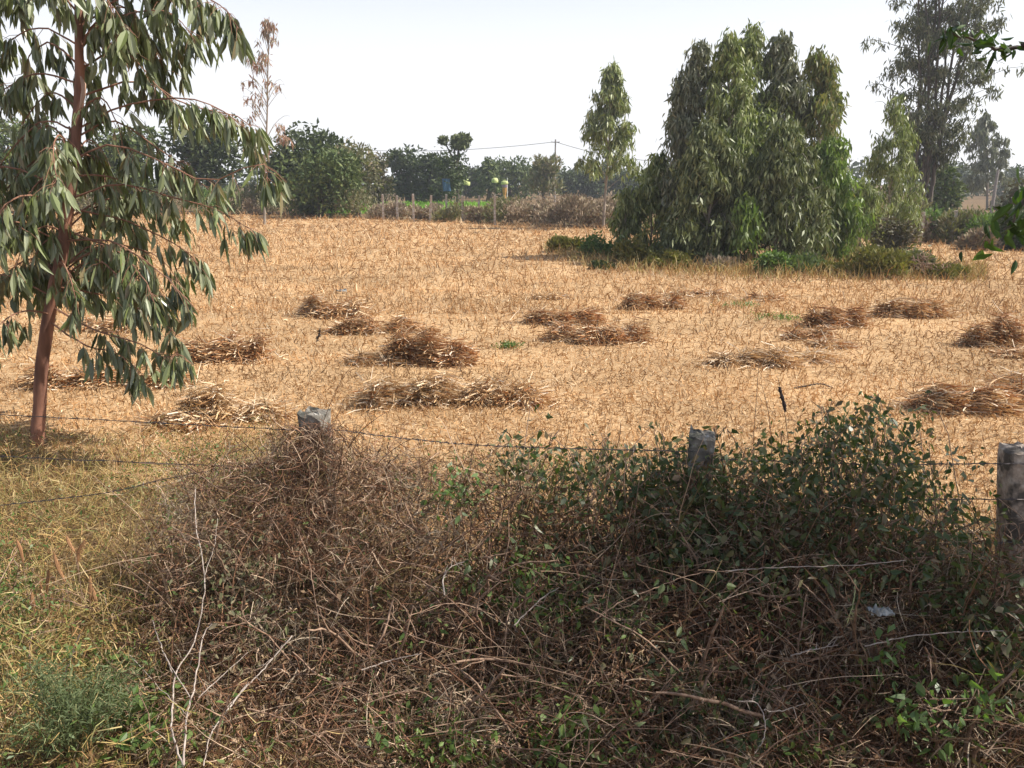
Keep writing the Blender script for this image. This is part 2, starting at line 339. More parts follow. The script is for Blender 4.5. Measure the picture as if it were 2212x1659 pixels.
# ------------------------------------------------------------------ straw heaps
def heap(label, cx, cy, wpx, hpx, dark=.75, n=None, ang=0., extra=()):
    base = ground(cx, cy); Y = base[1]; k = ppm(Y, 0)
    w = wpx / k; h = max(.16, hpx / k * 1.1); d = max(w * .36, .3)
    n = int((n or min(1700, 500 + 800 * w)) * 1.25); w *= 1.2
    s = Soup()
    nm = 2 + int(w > .9) + int(w > 1.6); lumps = [((i_ + .5 + rng.uniform(-.25, .25) - nm / 2) * w / nm * .95, rng.uniform(-.3, .3) * d, w / nm * rng.uniform(.4, .62), d * rng.uniform(.26, .42), h * rng.uniform(.45, 1.0)) for i_ in range(nm)] if not extra else [(ex / k, ey, ew / k * .5, max(.2, ew / k * .3), eh / k * .6) for ex, ey, ew, eh in extra]
    # a few sub-tufts break the outline
    for q in range(int(4 + w * 3)):
        a, r = rng.uniform(0, 6.28), rng.uniform(.3, 1.05)
        L0 = lumps[rng.integers(len(lumps))]
        lumps.append((L0[0] + math.cos(a) * r * L0[2], L0[1] + math.sin(a) * r * L0[3], L0[2] * rng.uniform(.25, .6), L0[3] * rng.uniform(.3, .6), min(h, L0[4] * rng.uniform(.6, 1.7))))
    for (lx, ly, rx, ry, hh) in lumps:
        m_ = max(30, int(n * rx * ry / sum(l[2] * l[3] for l in lumps)))
        a = rng.uniform(0, 2 * math.pi, m_); rr = np.sqrt(rng.random(m_))
        x = np.cos(a) * rr; y = np.sin(a) * rr; z = (1 - rr ** 2) ** .7 * hh * rng.uniform(.35, 1.0, m_)
        P = np.stack([lx + x * rx, ly + y * ry, z], -1)
        flow = rng.uniform(0, math.pi)
        D = np.stack([math.cos(flow) + rng.normal(0, .7, m_), math.sin(flow) + rng.normal(0, .7, m_), rng.normal(-.05, .22, m_)], -1)
        D = nrm(D); L = rng.uniform(.14, .55, m_)
        P = P - D * (L * .5)[:, None]; P[:, 2] = np.maximum(P[:, 2], .01)
        wd = (rng.random(m_) < (1.36 - dark)).astype(int)
        sc = max(1, Y / 13)
        for mi in (0, 1):
            q = wd == mi
            if q.sum(): ribbons(s, P[q], D[q], L[q], rng.uniform(.006, .016, q.sum()) * sc, 3, .9, .55, mi)
    # loose straws around
    m_ = 120; a = rng.uniform(0, 6.28, m_); rr = rng.uniform(.6, 1.25, m_)
    P = np.stack([np.cos(a) * rr * w * .55, np.sin(a) * rr * d * .6, rng.uniform(.01, .05, m_)], -1)
    D = rdir(m_); D[:, 2] = np.abs(D[:, 2]) * .25; ribbons(s, P, nrm(D), rng.uniform(.12, .4, m_), .012 * max(1, Y / 13), 2, .4, .3, 1)
    o = s.build('straw_heap', ['heap', 'heap_pale'], origin=None)
    o.location = (base[0], base[1], float(gz(base[0], base[1])))
    o['label'] = label; o['category'] = 'straw heap'; o['group'] = 'heaps of cut straw on the stubble field'
heap('ragged brown straw heap farthest left in the second row, pale scrap behind it', 722, 684, 140, 52, .7)
heap('flattish brown straw heap touching the upper left of the tallest heap', 800, 718, 150, 42, .75)
heap('tallest brown straw heap, domed, in the left half of the field', 922, 784, 150, 100, .85, 1700)
heap('thin low scatter of straw at the left foot of the tallest heap', 815, 785, 100, 28, .5, 400)
heap('widest straw heap, loose pale stalks on its left, behind the gap between two near posts', 985, 872, 340, 80, .45, 2200)
heap('small dark straw heap at the left end of the widest heap', 825, 862, 90, 32, .75, 400)
heap('brown straw heap just right of the hanging eucalyptus branches', 488, 780, 150, 68, .8)
heap('bright bleached straw heap crossed by the top wire, left of the near post', 500, 905, 190, 85, .12, 1200)
heap('dark low straw heap behind the wire, left of the bleached heap', 395, 920, 130, 35, .6, 500)
heap('brown straw heap directly behind the red eucalyptus trunk', 165, 835, 150, 55, .7)
heap('straw heap half hidden behind the lowest eucalyptus branch', 320, 830, 150, 45, .65)
heap('faint straw heap seen through the eucalyptus leaves', 235, 714, 120, 32, .6)
heap('low dark straw heap with three tufts, upper of the pair in mid field', 1215, 698, 145, 34, .85)
heap('long dark straw heap, lower of the pair in mid field', 1295, 738, 200, 48, .85)
heap('small dark heap left of the bare far strip, nearest the tree clump', 1407, 667, 100, 34, .85)
heap('tiny flat dark straw patch in front of the tree clump', 1652, 649, 50, 10, .8, 260)
heap('dark arched straw heap right of centre, with a smooth rounded top', 1808, 706, 115, 52, .9)
heap('small brown straw heap below left of the arched heap', 1745, 735, 60, 44, .85, 420)
heap('little straw tuft at the foot of the arched heap', 1790, 747, 50, 18, .6, 300)
heap('pale striped straw heap lying flat, right of centre', 1625, 788, 150, 38, .3, 900)
heap('scattered pale straws right of the striped heap', 1735, 778, 70, 20, .25, 250)
heap('wide mottled straw heap in the far right, nearest the bare bush', 1970, 683, 135, 42, .7)
heap('dark bushy straw heap near the right edge of the photo', 2150, 745, 110, 75, .85)
heap('dark straw heap cut by the right edge, below the bushy heap', 2205, 770, 70, 26, .8, 400)
heap('large straw heap at the right, behind the concrete post, two dark hollows', 2085, 880, 240, 78, .65, 1900)
heap('pale little straw tuft behind the upper heap of the mid field pair', 1190, 645, 50, 14, .05, 200)
heap('thin brown straw band on the far right of the field', 1500, 640, 110, 10, .7, 300)

def weed_patch(label, px, py, wpx, n):
    c = ground(px, py); w = wpx / ppm(c[1], 0); P = rng.normal(0, 1, (n, 3)) * [w * .35, w * .3, 0] + [0, 0, .02]; s = Soup()
    ribbons(s, P, nrm(rng.normal(0, .6, (n, 3)) + [0, 0, 1]), rng.uniform(.05, .14, n), .012, 2, .8, .3); leaves(s, P + [0, 0, .05], rdir(n), .05, .025, 'small')
    o = s.build('weed_patch', 'bright'); o.location = c; o['label'] = label; o['kind'] = 'stuff'
weed_patch('small bright green weed patch in the open stubble right of the tallest heap', 1100, 752, 36, 90)
weed_patch('faint green weeds in the stubble behind the small dark heap and before the clump', 1600, 662, 60, 80)
weed_patch('thin green weeds left of the arched straw heap', 1690, 690, 90, 110)
# ------------------------------------------------------------------ eucalypts (mid distance)
def euca(label, bx, by, tx, ty, prof, m, nb=60, nl=5000, tr=.06, low=.05, Y=None, stems=None, leaf=(.13, .022), barkm='bark_pale', cat='tree', group='eucalyptus trees', gapn=0, squash=.9):
    if nl > 2000: nl = int(nl * 1.12); nb = int(nb * 1.3)
    if Y is None: Y = ground(bx, by)[1]
    base = at(bx, by, Y); base[2] = 0.0; top = at(tx, ty, Y); H = top[2]; k = ppm(Y, H * .5)
    bx0 = base[0]
    root = empty('eucalyptus_tree', (base[0], base[1], 0), label, cat, group)
    lean = np.array([top[0] - base[0], rng.uniform(-.3, .3), H])
    tp = [np.zeros(3)]
    for t in (.25, .5, .75, 1): tp.append(lean * t + np.array([rng.normal(0, .06), rng.normal(0, .06), 0]) * (t < 1))
    tp[0][2] = -.05
    st = Soup(); path = smooth_path(tp, 12); tubes(st, path, np.linspace(tr, tr * .2, 12), 8); st.build('trunk', barkm, root, smooth=True)
    pt = np.array([p[0] for p in prof]); pr = np.array([p[1] for p in prof]) / k
    paths = []; NB = nb
    t0 = low + (1 - low) * rng.random(NB) ** .85
    for t in t0:
        a = rng.uniform(0, 6.28); r = np.interp(t, pt, pr) * rng.uniform(.55, 1.08) + .05
        s0 = max(.02, t - rng.uniform(.06, .14)); p0 = np.array([np.interp(s0, np.linspace(0, 1, 12), path[:, i]) for i in range(3)])
        zt = t * H; d = np.array([math.cos(a), math.sin(a) * squash, 0])
        p3 = p0 * [1, 1, 0] + d * r + [0, 0, zt]; p1 = p0 + (p3 - p0) * .35 + [0, 0, .22 * (zt - p0[2]) + .05]; p2 = p0 + (p3 - p0) * .75 + [0, 0, .12 + .1 * r]
        p3 = p3 - [0, 0, rng.uniform(.05, .3) * r]
        paths.append(smooth_path([p0, p1, p2, p3], 7))
    paths = np.array(paths)
    sb = Soup(); tubes(sb, paths, np.linspace(.2, .05, 7) * tr + .002, 3); sb.build('branches', barkm, root, kind='stuff')
    bi = rng.integers(0, NB, nl // 9 + 1); u = rng.uniform(.3, 1, len(bi)) ** .8 * 5.999; i = u.astype(int); f = (u - i)[:, None]
    node = paths[bi, i] * (1 - f) + paths[bi, np.minimum(i + 1, 6)] * f + rng.normal(0, .09, (len(bi), 3))
    P = np.repeat(node, 9, 0); P = P + rng.normal(0, 1, P.shape) * [.09, .09, .12]; P[:, 2] = np.maximum(P[:, 2], .15)
    D = nrm(rng.normal(0, .42, P.shape) + [0, 0, -1.])
    sl_ = Soup(); leaf = (leaf[0] * 1.06, leaf[1] * 1.18); leaves(sl_, P, D, leaf[0] * rng.uniform(.7, 1.35, len(P)), leaf[1] * rng.uniform(.7, 1.3, len(P)), 'small')
    sl_.build('crown', m, root)
    return root
full = lambda r: [(0, r * .75), (.2, r), (.5, r * .95), (.7, r * .74), (.84, r * .5), (.94, r * .24), (1, r * .05)]
cone = lambda r: [(0, r * .6), (.25, r), (.45, r * .85), (.7, r * .6), (.9, r * .3), (1, .1)]
LF = (.2, .055)
euca('slender lone eucalyptus with bare lower trunk standing left of the clump', 1303, 494, 1320, 140,
     [(0, 0), (.12, 10), (.2, 60), (.36, 84), (.5, 66), (.62, 54), (.8, 40), (.92, 20), (1, 4)], 'euca_mid', 62, 5200, .085, .36, leaf=(.3, .07))
CG = 'eucalyptus trees of the big clump'
euca('grey topped eucalyptus at the left back of the big clump', 1500, 556, 1513, 100, [(0, 50), (.3, 74), (.7, 76), (.85, 44), (.93, 18), (1, 4)], 'euca_grey', 60, 6500, .07, group=CG, leaf=LF)
euca('leftmost upright eucalyptus of the clump, its grey shoulder lower than the rest', 1480, 558, 1476, 165, [(0, 36), (.3, 44), (.7, 42), (.88, 30), (1, 5)], 'euca_grey', 44, 4200, .06, group=CG, leaf=LF)
euca('green eucalyptus second from left in the top of the clump', 1565, 560, 1569, 88, full(78), 'euca_mid', 70, 8500, .08, group=CG, leaf=LF)
euca('tallest eucalyptus in the middle of the big clump', 1625, 556, 1622, 62, full(80), 'euca_mid', 70, 8500, .09, group=CG, leaf=LF)
euca('brownish eucalyptus right of the tallest in the clump', 1690, 556, 1687, 84, full(74), 'euca_grey', 66, 7500, .08, group=CG, leaf=LF)
euca('rust tinted eucalyptus at the upper right of the clump', 1765, 556, 1776, 116, [(0, 60), (.3, 78), (.6, 80), (.8, 62), (.92, 34), (1, 6)], 'euca_rust', 66, 8000, .07, group=CG, leaf=LF)
euca('dark dense low eucalyptus at the front left of the clump', 1535, 572, 1530, 275, full(100), 'euca_dark', 90, 10000, .06, .02, group=CG, leaf=LF)
euca('small drooping eucalyptus at the left end of the clump', 1400, 552, 1425, 345, [(0, 62), (.3, 68), (.6, 44), (.85, 30), (1, 5)], 'euca_mid', 60, 5000, .04, .02, group=CG, leaf=LF)
euca('lowest drooping eucalyptus at the far left end of the clump', 1355, 552, 1352, 420, [(0, 26), (.3, 34), (.7, 24), (1, 5)], 'euca_mid', 30, 1300, .03, .02, group=CG, leaf=LF)
euca('dark leafy eucalyptus filling the front middle of the clump', 1675, 570, 1690, 270, full(115), 'euca_dark', 90, 9000, .06, .02, group=CG, leaf=LF)
euca('lime green young eucalyptus at the right end of the clump', 1790, 560, 1795, 302, [(0, 55), (.3, 66), (.6, 58), (.85, 34), (1, 5)], 'euca_lime', 70, 6500, .04, .02, group=CG, leaf=LF)
euca('low green eucalyptus filling the gap right of the lime green one', 1858, 545, 1862, 400, [(0, 45), (.3, 52), (.7, 38), (1, 6)], 'euca_mid', 36, 2600, .04, .02, group=CG, leaf=LF)
euca('yellow green sapling with two pale stems before the clump', 1606, 579, 1612, 440, cone(36), 'euca_lime', 24, 900, .02, .3, group=CG, leaf=LF)
euca('light green eucalyptus in front of the tall many stemmed tree', 1915, 540, 1925, 214, [(0, 60), (.3, 70), (.6, 56), (.85, 28), (1, 5)], 'euca_mid', 60, 5500, .05, .05, Y=31, leaf=(.2, .042))
euca('sparse tall eucalyptus with reddish dying leaves behind the hanging branches', 568, 440, 578, 34,
     [(0, 0), (.3, 20), (.4, 62), (.5, 70), (.62, 62), (.8, 44), (.92, 24), (1, 5)], 'euca_dry', 50, 700, .09, .34, Y=48, leaf=(.30, .075), barkm='bark_pale')
euca('hazy grey eucalyptus beyond the fence at the far right', 2130, 470, 2132, 246, full(52), 'euca_grey', 60, 3600, .12, .02, Y=75, leaf=(.42, .13))
# tall tree with many stems
def many_stem():
    Y = 44; base = at(1978, 480, Y); k = ppm(Y, 6)
    root = empty('eucalyptus_tree', (base[0], base[1], 0), 'tall dark eucalyptus with many thin stems, top cut by the photo edge', 'tree', 'eucalyptus trees')
    P = []; ends = []
    for i in range(9):
        x0 = rng.uniform(-.5, .55); x1 = (i - 4) * .42 + rng.normal(0, .15); H = rng.uniform(12, 15)
        path = smooth_path([[x0, rng.uniform(-.5, .5), -.05], [x0 * 1.1 + x1 * .15, rng.uniform(-.4, .4), H * .3], [x1 * .7, rng.uniform(-.8, .8), H * .65], [x1 * 1.25, rng.uniform(-1, 1), H]], 16, .04)
        s = Soup(); tubes(s, path, np.linspace(.11, .03, 16), 6); s.build('trunk', 'bark_dark', root, smooth=True); P.append(path)
    NB = 210; paths = []
    prof_y = [480, 360, 270, 200, 140, 60, 0, -150]; lft = [10, 20, 62, 108, 136, 118, 95, 50]; rgt = [10, 48, 95, 128, 146, 164, 158, 80]
    for _ in range(NB):
        h = rng.uniform(3.6, 14.5); py = 395 - (h - 2.5) * k * .985
        l = np.interp(-py, [-v for v in prof_y], lft) / k; r = np.interp(-py, [-v for v in prof_y], rgt) / k
        tx = rng.uniform(-l, r) * 1.0; ty = rng.uniform(-1, 1) * (l + r) * .4
        st = P[rng.integers(9)]; hz = max(.5, h - rng.uniform(.6, 1.8)); p0 = np.array([np.interp(hz, st[:, 2], st[:, 0]), np.interp(hz, st[:, 2], st[:, 1]), hz])
        p3 = np.array([tx, ty, h - .15]); paths.append(smooth_path([p0, p0 + (p3 - p0) * .4 + [0, 0, .1], p0 + (p3 - p0) * .8 + [0, 0, .3], p3], 7))
    paths = np.array(paths); s = Soup(); tubes(s, paths, np.linspace(.025, .008, 7), 3); s.build('branches', 'bark_dark', root, kind='stuff')
    nn = 1500; bi = rng.integers(0, NB, nn); u = rng.uniform(.45, 1, nn) * 5.999; i = u.astype(int)
    node = paths[bi, i] + rng.normal(0, .12, (nn, 3)); Pl = np.repeat(node, 10, 0); Pl = Pl + rng.normal(0, .13, Pl.shape)
    s = Soup(); leaves(s, Pl, nrm(rng.normal(0, .5, Pl.shape) + [0, 0, -1.]), .27 * rng.uniform(.7, 1.3, len(Pl)), .08, 'small'); s.build('crown', 'euca_tall', root)
many_stem()

# ------------------------------------------------------------------ round crowned trees and bushes
def bush(name, label, cat, group, cx, by, wpx, ty, m, n=2500, leaf=.2, Y=None, lumps=14, trunk=True, bot=.0, barkm='bark_dark', rag=.25, flat=.8, mix=None, spiky=False):
    if cat == 'tree': n = int(n * .75); leaf *= 1.14
    if Y is None: Y = ground(cx, by)[1]
    base = at(cx, by, Y); top = at(cx, ty, Y); H = top[2]; w = wpx / ppm(Y, H / 2)
    root = empty(name, (base[0], base[1], 0), label, cat, group)
    C = []; Rr = []
    z0 = bot * H
    for i in range(lumps):
        a = rng.uniform(0, 6.28); rr = rng.random() ** .5 * .36; z = rng.uniform(.1, .85)
        sh = math.sqrt(max(.1, 1 - (max(0, z - .35) / .75) ** 2))
        r = rng.uniform(.16, .3) * min(w, (H - z0) * 1.6); C.append([math.cos(a) * rr * w * sh, math.sin(a) * rr * w * flat * sh, z0 + z * (H - z0) * .92]); Rr.append(r)
    C = np.array(C); Rr = np.array(Rr); C[:, 2] = np.minimum(C[:, 2], H - Rr * .75)
    i = rng.integers(0, lumps, n); d = rdir(n); d[:, 2] = d[:, 2] * .9 + .15; d = nrm(d)
    rad = Rr[i] * (1 - rng.random(n) ** 2.2 * .55) * (1 + rng.normal(0, rag * .5, n) * (rng.random(n) < .4))
    P = C[i] + d * rad[:, None] * [1, 1, .85]; ok = P[:, 2] > z0 * .8 + .03; P = P[ok]; d = d[ok]; n2 = len(P)
    D = nrm(rdir(n2) + d * .6 + ([0, 0, 1.3] if spiky else [0, 0, 0]))
    s = Soup(); leaves(s, P, D, leaf * rng.uniform(.6, 1.4, n2), leaf * (.38 if spiky else .62) * rng.uniform(.7, 1.3, n2), 'small', .2)
    s.build('crown', m, root)
    if trunk:
        s = Soup(); tr = max(.012, min(.16, H * .02))
        for q in range(1 if bot > .25 else 4):
            c = C[rng.integers(lumps)]; tubes(s, smooth_path([[rng.normal(0, .06) * w, 0, -.05], [c[0] * .2, c[1] * .2, H * .3], [c[0] * .6, c[1] * .6, H * .62 + .0], c], 9), np.linspace(tr, tr * .3, 9), 5)
        if bot > .25:
            for c in C[:min(lumps, 9)]: tubes(s, smooth_path([[0, 0, z0 * .7], [c[0] * .4, c[1] * .4, (z0 + c[2]) * .5], c], 6), np.linspace(tr * .6, tr * .2, 6), 4)
        s.build('trunk' if cat == 'tree' else 'stems', barkm, root)
    return root
TG = 'trees beyond the field'
bush('broad_tree', 'big dark rounded tree left of the field edge, tallest of the broad trees', 'tree', TG, 672, 440, 190, 262, 'tree_dark', 7000, .34, 66, 26, bot=.15)
bush('broad_tree', 'bushy green tree leaning right in front of the big dark tree', 'tree', TG, 695, 455, 200, 318, 'tree_green', 7500, .26, 58, 26, bot=.05)
bush('broad_tree', 'grey green tree sloping down right of the big dark tree', 'tree', TG, 770, 445, 100, 296, 'bush_grey', 3600, .26, 64, 16, bot=.1, rag=.6)
bush('broad_tree', 'brownish thin tree between the green tree and the dark grove', 'tree', TG, 818, 440, 70, 318, 'tree_brown', 2600, .26, 72, 14, bot=.1, rag=.6)
bush('broad_tree', 'dark tree behind the drooping eucalyptus branches', 'tree', TG, 470, 440, 190, 236, 'tree_dark', 6000, .36, 70, 24, bot=.12)
bush('broad_tree', 'green tree seen through the eucalyptus leaves left of centre', 'tree', TG, 290, 445, 190, 250, 'tree_green', 5000, .36, 68, 22, bot=.1)
bush('broad_tree', 'dark tree at the far left behind the red trunk', 'tree', TG, 80, 445, 220, 240, 'tree_green', 5000, .36, 68, 22, bot=.1)
bush('broad_tree', 'blue grey dark tree at the left of the far grove', 'tree', TG, 880, 436, 100, 304, 'tree_dark', 4200, .4, 95, 20, bot=.04)
bush('broad_tree', 'dark tree with ragged tips in the middle of the far grove', 'tree', TG, 938, 436, 90, 314, 'tree_dark', 3600, .4, 92, 18, bot=.04, rag=.6)
bush('broad_tree', 'small tufted tree with a knobby top right of the pollarded tree', 'tree', TG, 1056, 430, 70, 326, 'tree_green', 2200, .4, 105, 12, bot=.1)
bush('broad_tree', 'low green tree between the tufted tree and the fan shaped tree', 'tree', TG, 1105, 430, 100, 338, 'tree_green', 3000, .42, 115, 16, bot=.02)
bush('broad_tree', 'fan shaped tree with upright branches left of the utility pole', 'tree', TG, 1172, 430, 80, 336, 'bush_grey', 2600, .45, 88, 12, bot=.25, spiky=True)
for q, (x, w, t_, lab) in enumerate([(1235, 90, 356, 'low hazy tree just right of the utility pole'), (1290, 80, 358, 'low hazy tree behind the lone eucalyptus'),
        (1350, 90, 368, 'low hazy tree seen right of the lone eucalyptus'), (1405, 80, 372, 'low hazy tree touching the left of the clump'),
        (1010, 70, 352, 'low hazy tree behind the pollarded tree'), (2040, 110, 352, 'hazy tree right of the many stemmed tree'),
        (2200, 90, 360, 'hazy tree at the right edge beyond the pole')]):
    bush('broad_tree', lab, 'tree', TG, x, 425, w, t_, 'tree_dark', 2600, .5, 130, 14)
bush('broad_tree', 'leafy tree under the many stemmed eucalyptus, right side', 'tree', TG, 2045, 470, 90, 330, 'tree_green', 2400, .24, 50, 14, rag=.7)
bush('broad_tree', 'brown green tree behind the near leaves at the right edge', 'tree', TG, 2190, 500, 90, 372, 'tree_brown', 3200, .2, 40, 16, rag=.5)
def far_wood():
    n = 10000; x = rng.uniform(-170, 170, n); hh = 4.6 + 1.2 * np.sin(x * .11) + .9 * np.sin(x * .37 + 1) + .6 * np.sin(x * 1.1)
    z = hh * rng.random(n) ** .7; y = 158 + rng.uniform(-7, 7, n) + 6 * np.sin(x * .05)
    s = Soup(); leaves(s, np.stack([x, y, z], -1), rdir(n), 1.1, .8, 'small'); s.build('far_wood', 'tree_dark', kind='stuff', label='hazy far off belt of trees along the horizon')
far_wood()
# pollarded tree: two ball-shaped tufts on a bare fork
def pollard():
    Y = 78; b = at(988, 430, Y); k = ppm(Y, 4)
    root = empty('pollarded_tree', (b[0], b[1], 0), 'dark pollarded tree with two ball shaped tufts on a bare fork', 'tree', TG)
    def loc(px, py): v = at(px, py, Y); return np.array([v[0] - b[0], rng.uniform(-.3, .3), v[2]])
    s = Soup(); tubes(s, smooth_path([[0, 0, -.05], loc(990, 390), loc(988, 350), loc(992, 315)], 8), np.linspace(.22, .1, 8), 6)
    tubes(s, smooth_path([loc(989, 360), loc(975, 335), loc(962, 310)], 6), np.linspace(.12, .06, 6), 5); s.build('trunk', 'bark_dark', root)
    for (px, py, r, nn) in ((958, 302, 10, 260), (995, 306, 20, 900), (1006, 300, 12, 350), (984, 312, 10, 260)):
        c = loc(px, py); d = rdir(nn); P = c + d * (r / k) * rng.uniform(.5, 1.05, nn)[:, None] * [1, 1, .8]
        s = Soup(); leaves(s, P, rdir(nn), .32, .22, 'small'); s.build('tuft', 'euca_dark', root)
    d = rng.normal(0, 1, (1300, 3)); P = loc(978, 372) + d * [13 / k, 1.0, 22 / k]; P[:, 2] = np.maximum(P[:, 2], .3)
    s = Soup(); leaves(s, P, rdir(1300), .34, .22, 'small'); s.build('side_foliage', 'tree_dark', root)
pollard()
# hedge along the far edge
HG = 'bushes along the far edge of the field'
hedge = [
 (40, 462, 150, 392, 'bush_grey', 'grey bush at the far edge left of the red trunk'), (190, 462, 150, 398, 'bush_grey', 'grey bush at the far edge right of the red trunk'),
 (330, 462, 150, 396, 'bush_grey', 'grey bush at the far edge under the eucalyptus leaves'), (455, 463, 130, 400, 'bush_green', 'green bush at the far edge under the branch tips'),
 (540, 463, 90, 392, 'bush_grey', 'pale leafy bush at the far edge below the sparse eucalyptus'), (632, 466, 110, 396, 'bush_grey', 'pinkish grey bush with upright shoots under the green tree'),
 (700, 468, 80, 410, 'tree_dark', 'dark bush at the foot of the leaning green tree'), (770, 471, 90, 400, 'bush_grey', 'straggly pale bush at the right foot of the leaning tree'),
 (560, 465, 60, 432, 'bush_brown', 'small brown bush where the field edge begins'), (826, 473, 60, 438, 'bush_brown', 'low brown brush left of the tallest white fence post'),
 (868, 475, 64, 440, 'bush_brown', 'low brown brush around the two thin fence posts'), (925, 478, 70, 444, 'bush_brown', 'pale brown brush right of the tallest white fence post'),
 (972, 480, 66, 434, 'bush_grey', 'rounded grey green bush standing before the far fence'), (1035, 482, 70, 448, 'bush_brown', 'low reddish brush right of the rounded grey bush'),
 (1100, 484, 90, 430, 'bush_grey', 'leafy bush right of the second tall fence post'), (1150, 487, 100, 434, 'bush_brown', 'brown dried bush under the fan shaped tree'),
 (1215, 489, 110, 424, 'bush_brown', 'tall brown dried bush below the utility pole'), (1272, 491, 90, 428, 'bush_brown', 'brown dried bush just left of the lone eucalyptus'),
 (1330, 492, 90, 432, 'bush_brown', 'pale brown brush right of the lone eucalyptus'), (1990, 522, 90, 470, 'bush_brown', 'brown brush under the many stemmed eucalyptus'),
 (2030, 522, 80, 455, 'bush_green', 'green bush left of the right far fence post'), (2085, 526, 90, 458, 'bush_grey', 'yellow green bush right of the right far fence post'),
 (2140, 532, 80, 462, 'bush_green', 'dark green bush below the hazy eucalyptus'), (2110, 540, 90, 500, 'bush_brown', 'brown undergrowth at the right far corner of the field'),
 (2195, 540, 80, 440, 'tree_dark', 'dark bush behind the near leaves at the right edge'), (1940, 515, 80, 420, 'bush_grey', 'pinkish bush between the clump and the fence'),
]
for (x, y, w, t_, m, lab) in hedge:
    bush('hedge_bush', lab, 'bush', HG, x, y - 1, w * 1.45, t_, m, int(1000 + w * 14), .21, None, 12, rag=.5, spiky=m != 'tree_dark')
# undergrowth of the clump
UG = 'undergrowth around the clump'
under = [
 (1290, 556, 70, 508, 'bush_green', 'dark green leafy bush at the foot of the lone eucalyptus', .13, False),
 (1225, 545, 90, 518, 'bush_olive', 'thin yellow grass tuft left of the dark green bush', .2, True),
 (1372, 572, 110, 525, 'bush_olive', 'orange yellow shrub at the left foot of the clump', .15, False),
 (1300, 582, 60, 566, 'tree_dark', 'low dark mound on the ground left of the orange shrub', .1, False),  # low dark mound built from leaves, its nature left open
 (1440, 578, 130, 545, 'bush_olive', 'olive low bush before the dark eucalyptus', .14, False),
 (1545, 582, 110, 560, 'bush_brown', 'brown dry weeds at the front foot of the clump', .16, True),
 (1668, 592, 80, 548, 'bush_green', 'bright feathery green bush before the clump', .12, False),
 (1730, 590, 110, 552, 'fern', 'pale feathery bush right of the bright green bush', .14, True),
 (1890, 598, 150, 540, 'bush_olive', 'yellowish soft bush at the right foot of the clump', .16, True),
 (1800, 592, 120, 572, 'bush_olive', 'low yellow grass between the two right bushes', .14, True),
 (1925, 562, 90, 462, 'tree_brown', 'dark brown shrub with pinkish leaves right of the clump', .14, False),
 (1985, 592, 90, 545, 'bush_grey', 'straggly green bush right of the yellowish bush', .14, False),
 (2050, 600, 130, 580, 'bush_olive', 'low pale grass around the bare bush', .16, True),
]
for (x, y, w, t_, m, lab, lf, spk) in under:
    bush('undergrowth_bush', lab, 'bush', UG, x, y, w, t_, m, int(1200 + w * 13), lf * .9, None, 22, rag=1.0, spiky=spk)
def clump_grass():
    n = 7000; px = rng.uniform(1180, 2130, n); py = np.interp(px, [1180, 1300, 1700, 2130], [545, 576, 596, 598]) + rng.normal(0, 9, n) - 6; P = ground(px, py)
    D = nrm(rng.normal(0, .5, (n, 3)) + [0, 0, 1.1]); s = Soup(); ribbons(s, P, D, rng.uniform(.15, .6, n) * rng.uniform(.5, 1, n), .02, 2, .6, .3)
    s.build('clump_grass', 'dry_yellow', kind='stuff', label='thin yellow green grass fringing the eucalyptus clump')
clump_grass()
def bare_bush(label, cx, by, ty, wpx, n=16, m='twig_brown', r=.012):
    Y = ground(cx, by)[1]; b = at(cx, by, Y); H = at(cx, ty, Y)[2]; w = wpx / ppm(Y, 0)
    P = []
    for i in range(n):
        a = rng.uniform(0, 6.28); h = H * rng.uniform(.5, 1); rr = w * .5 * rng.uniform(.3, 1)
        p0 = np.array([0, 0, -.02]); p3 = np.array([math.cos(a) * rr, math.sin(a) * rr, h]); main = smooth_path([p0, p3 * [.3, .3, .5], p3 * [.7, .7, .85], p3], 8, .012); P.append(main)
        for j in range(4):
            q = main[rng.integers(3, 7)]; e = q + rng.normal(0, 1, 3) * [.22, .22, .12] * H + [0, 0, .12 * H]; P.append(smooth_path([q, (q + e) / 2 + rng.normal(0, .03, 3), e], 8))
    s = Soup(); tubes(s, np.array(P), np.linspace(r, r * .35, 8), 4)
    o = s.build('bare_bush', m); o.location = (b[0], b[1], 0); o['label'] = label; o['category'] = 'bush'
bare_bush('leafless spreading bush at the right end of the clump undergrowth', 2008, 600, 548, 110, 16)

